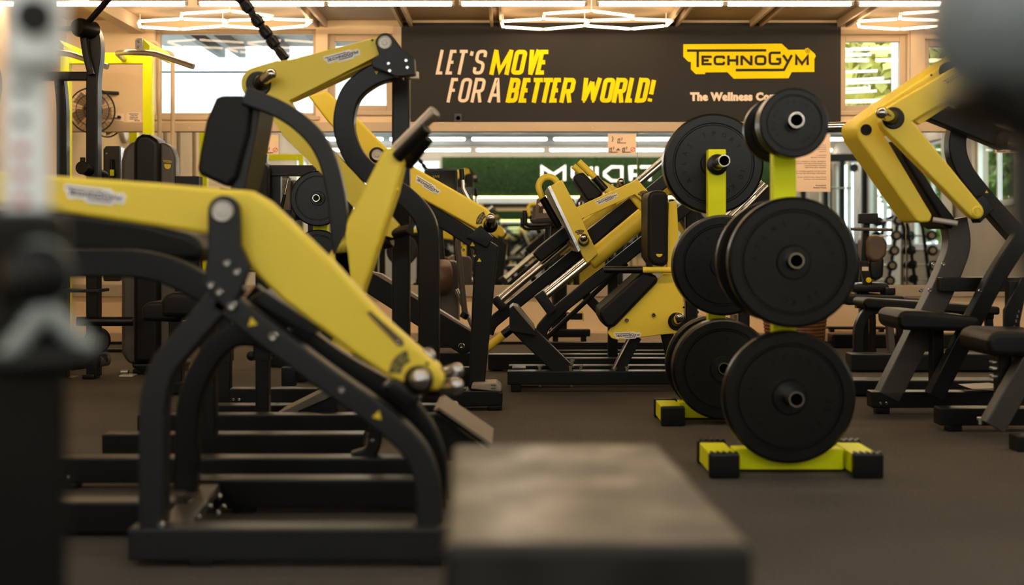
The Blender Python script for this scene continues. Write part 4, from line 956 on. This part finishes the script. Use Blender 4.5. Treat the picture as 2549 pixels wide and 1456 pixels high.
# ================================================================== MACHINE BY THE EAST SIDE (mirrored lever)
m = K('wide_pull_machine', 'plate-loaded machine with an angular double yellow lever beyond the racks', 'gym machine', 2330, 5.8)
D = 5.55
PF = [(2132, 324), (2133, 312), (2140, 301), (2190, 265), (2330, 172), (2470, 84), (2480, 120), (2272, 262), (2230, 300), (2204, 338), (2322, 536), (2316, 553), (2290, 554), (2280, 546), (2138, 346)]
prism('lever', [W(x, y, D + .10) for x, y in PF], (-.030, .15, 0), YEL, m.r, .010, 3)
PN = [(2192, 302), (2196, 282), (2207, 267), (2337, 190), (2480, 112), (2492, 160), (2420, 214), (2272, 302), (2286, 318), (2446, 514)] + arcpts(2432, 527, 18, -30, 130, 6) + [(2412, 534), (2200, 320)]
m.slab('lever', PN, D, .07, YEL, .008, 3)
m.slab('lever_lip', [(2276, 300), (2420, 210), (2428, 220), (2290, 310)], D + .06, .04, YEL, .003)
m.disc('pivot_ring', 2432, 527, D, [(.022, 0), (.022, .004), (.017, .006), (.015, .003), (.009, .003), (.008, .006), (.001, .006)], YEL)
m.disc('peg_plate', 2223, 294, D, [(.045, 0), (.045, .006), (.041, .01), (.03, .01), (.001, .01)], BLK)
m.horn((2220, 292, D - .008), (2192, 280, D - .24), .03, .0235)
m.disc('lever_bore', 2156, 323, D + .10, [(.0235, .001), (.0225, .002), (.001, .002)], BLK)
m.disc('pivot_ring', 2356, 178, D + .11, [(.036, 0), (.036, .02), (.03, .024), (.001, .024)], BLK)
m.bolt(2318, 187, D + .10, 3, BLK)
m.logo(2384, 190, D, 84, -29, INK, YEL)
m.rod('side_bar', [(2030, 318, D + .3), (2120, 316, D + .26)], .021, HRN); m.rod('catch_pin', [(2322, 546, D + .05), (2384, 556, D + .02)], .0105, SIL)
m.slab('back_pad', [(2232, 345), (2250, 350), (2330, 480), (2380, 545), (2372, 572), (2352, 562), (2252, 400)], D + .42, .34, UPH, .02, 3)
m.bar('bowed_tube', [(2520, 190), (2440, 232), (2386, 296), (2374, 372), (2394, 428), (2452, 500), (2540, 600)], D + .42, 44, .08, BLK, 90, rr=.016)
m.bar('cross_arm', [(2270, 258), (2500, 352)], D + .36, 48, .08, BLK, rr=.008)
m.horn((2492, 346, D + .36), (2570, 366, D + .26), .045, .036)
m.slab('stopper', [(2414, 506), (2448, 484), (2476, 520), (2440, 556)], D + .32, .1, RUB, .006)
m.warn(2456, 478, D + .418, 5)
m.bar('column', [(2372, 545), (2384, 610), (2350, 700), (2208, 985)], D + .52, 56, .10, mat('lit_taupe_coat', (.040, .034, .028), .45), 70, rr=.006)  # taupe puts the light on this black column into its colour
m.bar('rear_column', [(2540, 590), (2470, 700), (2325, 985)], D + .30, 42, .07, BLK, 50, rr=.006)
for x, y in ((2323, 657), (2348, 657), (2292, 722), (2315, 722)): m.bolt(x, y, D + .52, 6)
m.bolt(2440, 724, D + .30, 6)
m.box('cross_beam', 2345, 690, 2560, 726, D + .45, .08, BLK, .005)
m.slab('seat_pad', [(2236, 790), (2240, 778), (2256, 773), (2290, 774), (2440, 790), (2440, 826), (2250, 822), (2238, 814)], D + .25, .34, UPH, .02, 3)
m.bar('seat_stem', [(2330, 822), (2330, 985)], D + .40, 30, .06, BLK, rr=.006)
m.box('base_beam', 2170, 975, 2640, 1016, D + .52, .09, BLK, .006); m.foot(2182, 2216, 1010, 595 + H * F / (D + .53), D + .53); m.foot(2560, 2594, 1010, 595 + H * F / (D + .53), D + .53)
for x in (2192, 2207): m.bolt(x, 1004, D + .52, 4)
m.slab('base_plate', [(2420, 968), (2500, 964), (2540, 972), (2540, 978)], D + .45, .2, PLS, .002)
# second seat, nearer
m = K('press_seat_machine', 'black press machine with a padded seat at the frame edge beyond the racks', 'gym machine', 2520, 5.3)
D = 5.1
m.slab('seat_pad', [(2460, 850), (2466, 832), (2490, 824), (2640, 828), (2640, 892), (2480, 888), (2462, 880)], D + .1, .36, UPH, .025, 3)
m.bar('seat_stem', [(2496, 884), (2496, 1030)], D + .22, 34, .07, BLK, rr=.008)
for y in (898, 914, 934): m.box('adjuster_tooth', 2470, y, 2486, y + 8, D + .24, .04, STL, .004)
m.bar('column', [(2640, 760), (2470, 1060)], D + .12, 54, .08, mat('taupe_coat_dark', (.036, .03, .025), .45), rr=.006)
m.box('base_beam', 2340, 1016, 2700, 1060, D + .42, .09, BLK, .006); m.foot(2360, 2396, 1055, 595 + H * F / (D + .43), D + .43); m.foot(2620, 2656, 1055, 595 + H * F / (D + .43), D + .43)
for x in (2440, 2480): m.disc('bolt', x, 1050, D + .3, [(.008, -.01), (.008, .008), (.014, .008), (.014, .018), (.001, .018)], STL, axis=(0, 0, 1), seg=8)
m.box('base_beam', 2532, 1086, 2760, 1128, D - .1, .09, BLK, .006); m.foot(2545, 2590, 1120, 595 + H * F / (D - .09), D - .09); m.foot(2700, 2740, 1120, 595 + H * F / (D - .09), D - .09)
m.slab('number_plate', [(2500, 772), (2545, 690), (2560, 700), (2530, 850), (2500, 850)], D + .5, .02, BLK, .002)
for k, (x, y) in enumerate(((2534, 778), (2530, 790), (2527, 802), (2522, 816))): bfont('number', str(k + 1), 9 * (D + .5) / F, W(x, y, D + .497), (1, 0, 0), (0, 0, 1), SIL, m.r)
m.bar('number_post', [(2520, 700), (2520, 1040)], D + .52, 30, .05, BLK)

# ================================================================== WEST SIDE BACKGROUND
# cable tower
m = K('cable_tower', 'tall black cable tower with a round swivel head beside the fan', 'gym machine', 225, 7.6)
D = 7.6
m.bar('column', [(229, 70), (240, 92), (243, 140), (234, 190), (234, 935)], D, 29, .09, BLK, 30, rr=.012)
m.bar('swivel_loop', [(208, 80), (214, 130), (228, 186)], D - .05, 16, .05, BLK, 20, rr=.008)
m.disc('swivel_head', 205, 70, D - .06, [(.03, -.10), (.052, -.09), (.052, .03), (.044, .045), (.001, .045)], BLK, axis=(-.35, -1, 0))
m.box('head_comb', 192, 46, 210, 56, D - .05, .06, BLK, .004)
m.rod('arm', [(212, 64, D - .04), (258, 12, D - .12), (318, -60, D - .2)], .017, BLK, .05); m.rod('arm', [(186, 71, D - .05), (60, 73, D - .05)], .014, BLK)
m.bar('cross_tube', [(60, 190), (222, 190)], D + .02, 22, .05, BLK, rr=.01)
m.bar('rear_column', [(150, 190), (157, 260), (158, 945)], D + .1, 25, .07, BLK, 30, rr=.012)
m.rod('roller', [(206, 418, D - .06), (258, 440, D + .18)], .034, BLK); m.rod('roller_cap', [(203, 417, D - .075), (206, 418, D - .06)], .037, RUB); m.rod('knob', [(206, 408, D - .02), (206, 392, D - .02)], .014, BLK)
m.box('shelf', 150, 720, 246, 728, D - .03, .2, GRY, .004); m.box('shelf', 140, 846, 232, 853, D - .03, .2, GRY, .004)
m.rod('foam_bar', [(190, 800, D - .02), (332, 800, D + .05)], .026, BLK)
m.rod('leg_roller', [(175, 906, D - .06), (262, 893, D + .1)], .038, BLK); m.rod('roller_end', [(240, 897, D + .06), (268, 892, D + .115)], .040, PLB)
m.disc('pulley', 244, 846, D + .12, [(.07, 0), (.075, .01), (.07, .03), (.03, .034), (.001, .034)], BLK)
m.box('column_foot', 204, 932, 234, 944, D - .01, .12, RUB, .006); m.box('column_foot', 142, 940, 180, 946, D + .05, .12, RUB, .006)
# lime rig
m = K('pull_up_frame', 'lime green pull-up frame with angled steel handles against the far wall', 'rig', 265, 9.4)
D = 9.4
zf = 595 + H * F / D
m.box('post', 355, 140, 378, zf, D, .07, LIM, .004); m.box('post', 149, 140, 172, zf, D, .07, LIM, .004)
m.box('crossbar', 172, 131, 357, 158, D + .005, .06, LIM, .004)
for x in (336, 122):
    m.slab('handle_bracket', [(x, 128), (x, 100), (x + 6, 94), (x + 18, 94), (x + 20, 128)], D - .62, .02, SIL, .003)
    m.slab('side_beam', [(x + 20, 96), (x + 36, 112), (x + 36, 130), (x + 20, 126)], D - .6, .60, LIM, .003)
    for y in (103, 117): m.bolt(x + 9, y, D - .62, 4)
    m.rod('handle', [(x - 28, 147, D), (x - 45, 132, D - .3), (x - 20, 130, D - .62), (x + 46, 132, D - .64), (x + 146, 166, D - .7)], .019, STL, .06)
m.box('base', 149, zf - 8, 378, zf - 2, D + .0, .07, BLK, .002)
for x in (149, 355): m.box('foot_plate', x - 6, zf - 3, x + 28, zf, D - .04, .15, BLK, .002)
# bent pipe stand in front of the wide window
m = K('pipe_stand', 'bent cream pipe stand in front of the wide window', 'stand', 410, 10.0)
for pts in ([(397, 830, 10.0), (397, 108, 10.0), (362, 104, 10.0), (362, 830, 10.0)], [(430, 830, 9.95), (430, 132, 9.95), (400, 128, 9.95)]): m.rod('pipe', pts, .016, TRM, .08)
m.box('pipe_base', 352, 824, 440, 856, 9.9, .2, TRM, .006)
# shrouded weight tower
m = K('weight_tower', 'rounded black weight tower shroud with a small yellow emblem', 'gym machine', 370, 7.9)
D = 7.85
zf = 595 + H * F / D
m.slab('shroud', [(300, 880), (299, 402), (306, 372), (322, 354), (344, 346), (396, 346), (398, 900), (318, 908)], D, .20, PLB, .03, 3)
m.slab('shroud_ridge', [(330, 905), (330, 356), (338, 338), (352, 332), (372, 334), (390, 346), (396, 360), (396, 905)], D - .04, .22, BLK, .03, 3)
m.slab('side_panel', [(396, 905), (396, 352), (412, 356), (428, 366), (436, 392), (440, 905)], D + .0, .12, PLB, .02, 3)
m.slab('base_foot', [(325, 905), (440, 905), (442, 922), (350, 926), (330, 915)], D - .02, .34, BLK, .012)
m.box('base_pad', 330, 918, 440, zf, D + .02, .30, RUB, .006)
m.logo(417, 402, D, 22, 4, BLK, WARN); m.slab('emblem', [(409, 408), (425, 409), (425, 416), (420, 421), (413, 420), (409, 414)], D - .001, .001, WARN, 0)
m.slab('weight_panel', [(256, 700), (256, 372), (262, 363), (300, 363), (300, 700)], D + .2, .1, LENS, .01)
m.rod('selector_rod', [(277, 396, D + .18), (277, 640, D + .18)], .012, BLK); m.box('pin_tag', 273, 422, 282, 438, D + .16, .02, LIM, .003)
m.bolt(266, 382, D + .2, 3)
m.bar('lever_link', [(302, 926), (320, 926)], D - .1, 10, .03, STL); m.box('pedal', 296, 934, 330, 942, D - .1, .1, SIL, .004)
# selector machine with two seats
m = K('selector_machine', 'black selector machine with two padded seats behind the nearest lever', 'gym machine', 430, 6.9)
D = 6.8
zf = 595 + H * F / D
m.slab('seat_pad', [(352, 800), (350, 766), (366, 751), (450, 750), (450, 802)], D + .15, .34, UPH, .024, 3)
m.slab('back_pad', [(398, 790), (398, 752), (410, 732), (430, 727), (512, 730), (512, 792)], D - .1, .36, UPH, .028, 3)
m.bar('post', [(440, 800), (440, zf - 12)], D + .1, 34, .07, BLK, rr=.008)
m.box('base_beam', 380, zf - 32, 560, zf - 6, D + .0, .09, BLK, .005)
for x in (384, 530): m.foot(x, x + 26, zf - 8, zf, D + .01)
for x0, x1, y in ((448, 492, 708), (472, 494, 585)): m.rod('chrome_pin', [(x0, y, D - .05), (x1, y, D - .05)], .006, CHR)
m.bar('upright', [(470, 790), (470, 440)], D + .25, 60, .10, BLK, rr=.01)
# pulley machine behind the presses
m = K('pulley_machine', 'black pulley machine with a padded roll and cross beam in front of the mirror', 'gym machine', 720, 8.4)
D = 8.3
zf = 595 + H * F / D
m.slab('head_pad', [(612, 540), (620, 410), (634, 403), (655, 404), (668, 414), (668, 548)], D - .1, .3, UPH, .02, 3)
m.box('cross_beam', 664, 411, 788, 438, D, .07, BLK, .005)
m.box('column', 672, 436, 698, zf, D + .02, .07, BLK, .005); m.box('column', 766, 436, 790, zf, D + .1, .07, BLK, .005)
m.box('shelf_beam', 698, 521, 830, 548, D + .05, .06, BLK, .004)
m.rod('chrome_guide', [(718, 444, D + .03), (709, 484, D + .03)], .0065, CHR); m.rod('guide_sleeve', [(709, 484, D + .03), (700, 522, D + .03)], .010, BLK)
m.bar('hose_arm', [(728, 548), (745, 470), (800, 430), (840, 425)], D - .05, 18, .05, BLK, 60, rr=.012)
m.box('weight_stack', 672, 640, 700, 840, D - .06, .08, BLK, .003)
for k in range(4): bfont('number', str(k + 2), 8 * D / F, W(664, 706 + k * 16, D - .063), (1, 0, 0), (0, 0, 1), WARN, m.r)
sp = [W(694 + 6 * math.cos(k * .9), 722 + k * .8, D - .09 + .012 * math.sin(k * .9)) for k in range(72)]
sweep('spring', sp, csec(.0022, 5), STL, m.r)
for x in (709, 722): m.rod('guide_rod', [(x, 560, D - .02), (x, 830, D - .02)], .008, CHR)
m.box('base_beam', 640, zf - 26, 800, zf - 4, D, .09, BLK, .005)
for x in (644, 770): m.foot(x, x + 24, zf - 6, zf, D + .01)
# hanging strap
m = K('hanging_strap', 'knotted black strap hanging from the ceiling to the high yellow lever', 'strap', 190, 5.46)
top = W(708, 146, 5.42); d_ = W(600, 0, 5.5) - W(705, 145, 5.46)
P = [W(706, 142, 5.45) + d_ * (k / 10.0) for k in range(0, 36)]
P = [p for p in P if p.z < ZC - .01]
sweep('strap', P, rsec(.030, .02, .006), BLK, m.r, up=(0, 1, 0))
for k, t in enumerate((.25, .42, .62, .86, 1.02)):
    q = W(706, 142, 5.45) + d_ * t; lathe('knot', [(.008, -.03), (.022, -.02), (.025, 0), (.022, .02), (.008, .03)], q, d_, BLK, m.r, 12)
lathe('strap_cuff', [(.013, -.004), (.019, -.012), (.019, .03), (.014, .04)], W(706, 142, 5.45), d_, RUB, m.r, 14)
lathe('ceiling_hook', [(.03, 0), (.03, .012), (.012, .03), (.012, .05)], Vector((P[-1].x, P[-1].y, ZC)), (0, 0, -1), STL, m.r, 14)
# cross trainer
m = K('cross_trainer', 'black cross trainer with a live screen and long moving arms by the mirror', 'cardio machine', 1115, 8.9)
D = 8.8
zf = 595 + H * F / D
m.slab('console', [(1056, 486), (1056, 424), (1062, 419), (1134, 419), (1139, 424), (1138, 486)], D, .05, LENS, .008)
m.slab('screen', [(1060, 480), (1060, 424), (1134, 424), (1134, 480)], D - .002, .003, mat('dark_screen', (.012, .012, .013), .08), .001)
bfont('screen_text', 'LIVE', 8.5 * D / F, W(1077, 442, D - .0035), (1, 0, 0), (0, 0, 1), WARN, m.r, sx=1.1)
m.bar('console_mast', [(1098, 486), (1090, 560), (1100, 700)], D + .08, 22, .06, BLK, 40, rr=.01)
m.rod('moving_arm', [(1150, 430, D - .1), (1153, 470, D - .1), (1168, 500, D - .1), (1172, 520, D - .1)], .012, CHR); m.rod('arm_grip', [(1149, 420, D - .1), (1151, 448, D - .1)], .016, RUB)
m.rod('moving_arm', [(1172, 520, D - .1), (1138, 600, D - .1), (1158, 788, D - .1)], .019, PLB, .05); m.rod('arm_joint', [(1152, 792, D - .1), (1160, 778, D - .1)], .026, BLK)
m.disc('drive_cover', 1118, 690, D, [(.02, 0), (.10, .0), (.115, .02), (.115, .12), (.10, .14), (.001, .14)], WOD, axis=(-1, -.3, 0))
m.slab('drive_body', [(1092, 850), (1094, 654), (1104, 648), (1134, 650), (1142, 662), (1142, 850)], D + .05, .2, PLB, .015)
m.box('emblem', 1100, 704, 1106, 712, D + .045, .006, WARN, .001)
m.rod('pedal_link', [(1135, 720, D - .05), (1190, 842, D - .05)], .016, CHR); m.slab('pedal', [(1140, 818), (1195, 838), (1195, 846), (1140, 828)], D - .1, .14, BLK, .006)
m.box('base_beam', 1040, 848, 1210, 866, D, .3, BLK, .006); m.box('base_foot', 1044, 862, 1070, zf, D, .3, RUB, .004); m.box('base_foot', 1180, 862, 1206, zf, D, .3, RUB, .004)
# upright bike at the mirror
m = K('exercise_bike', 'upright black exercise bike with a tilted console behind the sled', 'cardio machine', 1390, 9.3)
D = 9.3
zf = 595 + H * F / D
m.slab('console', [(1332, 548), (1336, 496), (1342, 491), (1424, 492), (1430, 498), (1434, 540)], D, .05, WOD, .01)
m.slab('screen', [(1340, 530), (1344, 499), (1418, 499), (1424, 530)], D - .002, .003, mat('tilted_screen', (.05, .04, .035), .06), .001)
for pts in ([(1338, 508), (1350, 500), (1356, 508), (1346, 514)], [(1352, 520), (1360, 520), (1360, 530), (1352, 530)]): m.slab('button', pts, D - .003, .002, BPK, 0)
m.slab('tray', [(1318, 546), (1448, 536), (1450, 552), (1330, 562)], D - .08, .2, BLK, .01)
m.rod('handlebar', [(1306, 524, D - .15), (1305, 562, D - .15), (1345, 562, D - .15), (1390, 556, D)], .014, BLK, .05); m.rod('grip', [(1306, 528, D - .151), (1306, 558, D - .151)], .018, RUB)
m.bar('stem', [(1385, 552), (1380, 640), (1392, 830)], D + .06, 26, .06, BLK, 60, rr=.01)
m.slab('drive_body', [(1372, 830), (1378, 690), (1392, 660), (1412, 664), (1412, 830)], D + .04, .16, BLK, .02)
m.rod('crank', [(1410, 776, D), (1440, 785, D - .05)], .012, STL); m.box('pedal', 1420, 780, 1450, 796, D - .12, .1, BLK, .004)
m.rod('pedal_strap', [(1418, 792, D - .1), (1422, 772, D - .1), (1438, 766, D - .1), (1452, 776, D - .1), (1452, 800, D - .1)], .004, LIM, .05)
m.box('stabiliser', 1366, 820, 1470, 838, D - .05, .08, BLK, .008); m.box('stabiliser', 1380, 826, 1460, 840, D + .3, .08, BLK, .008)
for x in (1376, 1446): m.foot(x, x + 14, 834, zf + 2, D - .04)
# ================================================================== EAST SIDE BACKGROUND
for (lab, x0, y, x1, y1, d, lx) in (('long black padded bench with a bent tube leg beyond the far lever machine', 2148, 742, 2490, 772, 8.4, 2128), ('dark padded bench standing further back along the mirror', 2100, 734, 2252, 745, 9.15, 2170)):
    m = K('padded_bench', lab, 'bench', (x0 + x1) / 2, d)
    zf = 595 + H * F / d
    m.slab('pad', [(x0, y + 14), (x0 + 4, y + 3), (x0 + 14, y), (x1, y1 - 8), (x1, y1 + 12), (x0 + 10, y + 26)], d, .28, UPH, .02, 3)
    m.bar('under_rail', [(x0 + 30, y + 26), (x1 - 20, y1 + 14)], d + .1, 14, .06, BLK)
    if x0 > 2120:
        m.bar('bent_leg', [(lx + 8, zf - 8), (lx + 8, 812), (lx + 30, 772), (lx + 90, 764), (lx + 150, 774)], d + .1, 24, .06, BLK, 60, rr=.014); m.box('leg_foot', lx - 4, zf - 8, lx + 24, zf, d + .05, .16, RUB, .006)
        m.bar('rear_leg', [(2212, 776), (2220, zf)], d + .12, 18, .05, PLB); m.bar('rear_leg', [(x1 - 30, y1 + 10), (x1 - 22, zf)], d + .12, 18, .05, BLK)
    else:
        m.bar('leg', [(lx, 745), (lx + 2, zf)], d + .1, 16, .05, BLK); m.bar('leg', [(x1 - 14, 745), (x1 - 12, zf)], d + .1, 16, .05, BLK)
for lab, x0, x1, y0, y1, d in (('long black step platform along the foot of the mirror wall', 2072, 2700, 832, 866, 9.75), ('second long black platform in front of the padded bench', 2120, 2700, 881, 924, 8.0), ('long black base rail behind the far lever machine', 2125, 2700, 946, 984, 6.75)):
    m = K('low_platform', lab, 'platform', (x0 + x1) / 2, d)
    m.box('deck', x0, y0, x1, y1, d, .16, BLK, .01)
    zf = 595 + H * F / (d + .02)
    for x in (x0 + 8, x1 - 30): m.foot(x, x + 22, y1 - 2, zf, d + .02, .1)
m = K('floor_tray', 'thin dark tray on the wall plinth beneath the benches', 'tray', 2125, 10.16)
m.box('tray', 2062, 814, 2205, 820, 10.16, .1, BLK, .003); 
for x in (2066, 2190): m.foot(x, x + 12, 818, W(0, 0, 1).z and 595 + (H - .085) * F / 10.17, 10.17, .06)
# rowing machine / ergometer by the mirror
m = K('rowing_machine', 'brown-drum rowing machine with a yellow button by the mirror', 'cardio machine', 2180, 9.4)
D = 9.4
zf = 595 + H * F / D
m.slab('drum', [(2160, 640), (2160, 600), (2168, 586), (2184, 584), (2202, 590), (2210, 606), (2208, 636), (2190, 652), (2172, 652)], D, .3, WOD, .03, 3)
m.slab('drum_tail', [(2166, 650), (2202, 640), (2200, 690), (2180, 700), (2166, 690)], D + .02, .2, BLK, .02)
m.slab('monitor', [(2138, 556), (2138, 532), (2186, 530), (2188, 558)], D + .02, .04, BLK, .006); m.bar('monitor_arm', [(2156, 556), (2150, 640), (2146, 700)], D + .06, 16, .05, BLK, 40, rr=.01)
m.rod('handle', [(2118, 570, D - .02), (2222, 572, D - .02)], .011, PLB)
m.slab('front_panel', [(2140, 650), (2162, 650), (2172, 705), (2152, 712)], D - .06, .05, BLK, .006); m.disc('yellow_button', 2162, 697, D - .06, [(.018, 0), (.018, .008), (.001, .01)], BYE)
m.box('tag', 2146, 664, 2162, 674, D - .064, .004, BPK, 0)
m.slab('housing', [(2122, 708), (2210, 704), (2216, 716), (2216, 728), (2122, 728)], D - .06, .3, BLK, .015); m.box('foot_box', 2204, 716, 2230, 734, D - .1, .15, BLK, .008)
m.bar('rail', [(2130, 730), (2320, 750)], D + .1, 10, .06, PLB); m.bar('leg', [(2150, 726), (2150, zf)], D + .05, 22, .06, BLK); m.bar('leg', [(2300, 748), (2302, zf)], D + .08, 16, .05, BLK)
# wicker basket
m = K('wicker_basket', 'brown wicker basket on the floor behind the near plate rack', 'basket', 1990, 9.6)
D = 9.55; zf = 595 + H * F / D
cx = W(1982, 0, D + .2); 
lathe('basket_body', [(.01, .004), (.20, .004), (.225, .23), (.235, .235), (.235, .25), (.21, .25), (.19, .02), (.01, .02)], (cx.x, D + .25, 0), (0, 0, 1), WIC, m.r, 28)
for k in range(9): lathe('weave_band', [(.203 + k * .0026, .012 + k * .025), (.209 + k * .0026, .02 + k * .025), (.205 + k * .0026, .03 + k * .025)], (cx.x, D + .25, 0), (0, 0, 1), WIC, m.r, 28)
m = K('storage_bin', 'narrow dark storage bin beside the wicker basket', 'bin', 1850, 9.6)
m.slab('bin_body', [(1828, 595 + H * F / 9.6), (1828, 782), (1866, 782), (1866, 595 + H * F / 9.6)], 9.6, .2, PLB, .006); m.box('bin_lid', 1824, 776, 1870, 784, 9.59, .22, WAL2, .004)

# ================================================================== THINGS SEEN ONLY IN THE MIRROR
m = K('pulley_station', 'black cable pulley station with chrome guide rods, seen in the mirror', 'gym machine', 1274.5, 1.0)
X, Y = 4.75, .6; m.r.location = (X, Y, 0); R0 = m.r
for dx in (-.45, -.12, .12, .45): box('column', (X + dx - .035, Y - .04, .04), (X + dx + .035, Y + .04, 1.95), BLK, R0, .006)
box('top_beam', (X - .5, Y - .05, 1.95), (X + .5, Y + .05, 2.06), BLK, R0, .006); box('base', (X - .55, Y - .3, 0), (X + .55, Y + .3, .06), BLK, R0, .006)
for dx in (-.38, -.2, .2, .36): rod('guide_rod', (X + dx, Y + .02, .06), (X + dx, Y + .02, 1.95), .012, CHR, R0, 10)
for dx in (-.29, .28): box('weight_stack', (X + dx - .12, Y - .03, .08), (X + dx + .12, Y + .07, .75), BLK, R0, .004)
for dx in (-.29, .28): lathe('pulley', [(.05, -.012), (.06, -.012), (.05, 0), (.06, .012), (.05, .012)], (X + dx, Y + .07, 1.85), (0, 1, 0), GRY, R0, 18)
rod('pull_bar', (X - .2, Y + .25, 1.55), (X + .2, Y + .25, 1.55), .014, CHR, R0, 10)
m = K('barbell_tree', 'hooped rack of short fixed barbells, seen in the mirror', 'barbell rack', 1274.5, 1.0)
X, Y = 5.08, 2.9; m.r.location = (X, Y, 0); R0 = m.r
for dy in (-.32, .32): sweep('upright', fillet([Vector((X - .30, Y + dy, .04)), Vector((X - .14, Y + dy, 1.05)), Vector((X + .02, Y + dy, 1.12)), Vector((X + .12, Y + dy, 1.0)), Vector((X + .24, Y + dy, .04))], .12), csec(.024, 10), BLK, R0)
for dx in (-.30, .24): box('base_rail', (X + dx - .03, Y - .4, 0), (X + dx + .03, Y + .4, .05), BLK, R0, .006)
n = 0
for side, x0, x1, c_ in (('window', .17, .25, 4), ('room', -.17, -.33, 5)):
    for k in range(c_):
        z = .28 + k * .19; x = X + x1 + (x0 - x1) * (z / 1.1)
        bb = thing('fixed_barbell', 'short black fixed barbell on the %s side of the hooped rack, %s from the floor' % (side, ORD[k]), 'barbell', (x, Y, z - .05), 'fixed barbells on the hooped rack')
        rod('bar', (x, Y - .5, z), (x, Y + .5, z), .014, CHR, bb, 10)
        for s in (-1, 1):
            w_ = lathe('weight', [(.03, 0), (.065, .004), (.065, .07), (.03, .074)], (x, Y + s * .46 - .037, z), (0, 1, 0), RUB, bb, 20)
            lathe('weight_face', [(.034, 0), (.034, .002), (.02, .002), (.019, .0)], (x, Y + s * .46 + s * .037, z), (0, s, 0), CHR, bb, 16)
m = K('squat_rack', 'lime green half rack on the west side, seen in the mirror', 'rig', 1274.5, 1.0)
X0, X1_, Y = -3.12, -2.6, 3.6; m.r.location = ((X0 + X1_) / 2, Y, 0); R0 = m.r
for x in (X0, X1_): box('post', (x - .03, Y - .03, .03), (x + .03, Y + .03, 1.86), LIM, R0, .004); box('foot', (x - .04, Y - .4, 0), (x + .04, Y + .4, .06), LIM, R0, .004)
box('crossbar', (X0 + .03, Y - .03, 1.78), (X1_ - .03, Y + .03, 1.86), LIM, R0, .004)
rod('barbell', (X0 - .1, Y + .08, 1.2), (X1_ + .3, Y + .08, 1.2), .014, CHR, R0, 10)
for x in (X0, X1_): box('bar_hook', (x - .03, Y + .03, 1.16), (x + .03, Y + .11, 1.19), BLK, R0, .003)
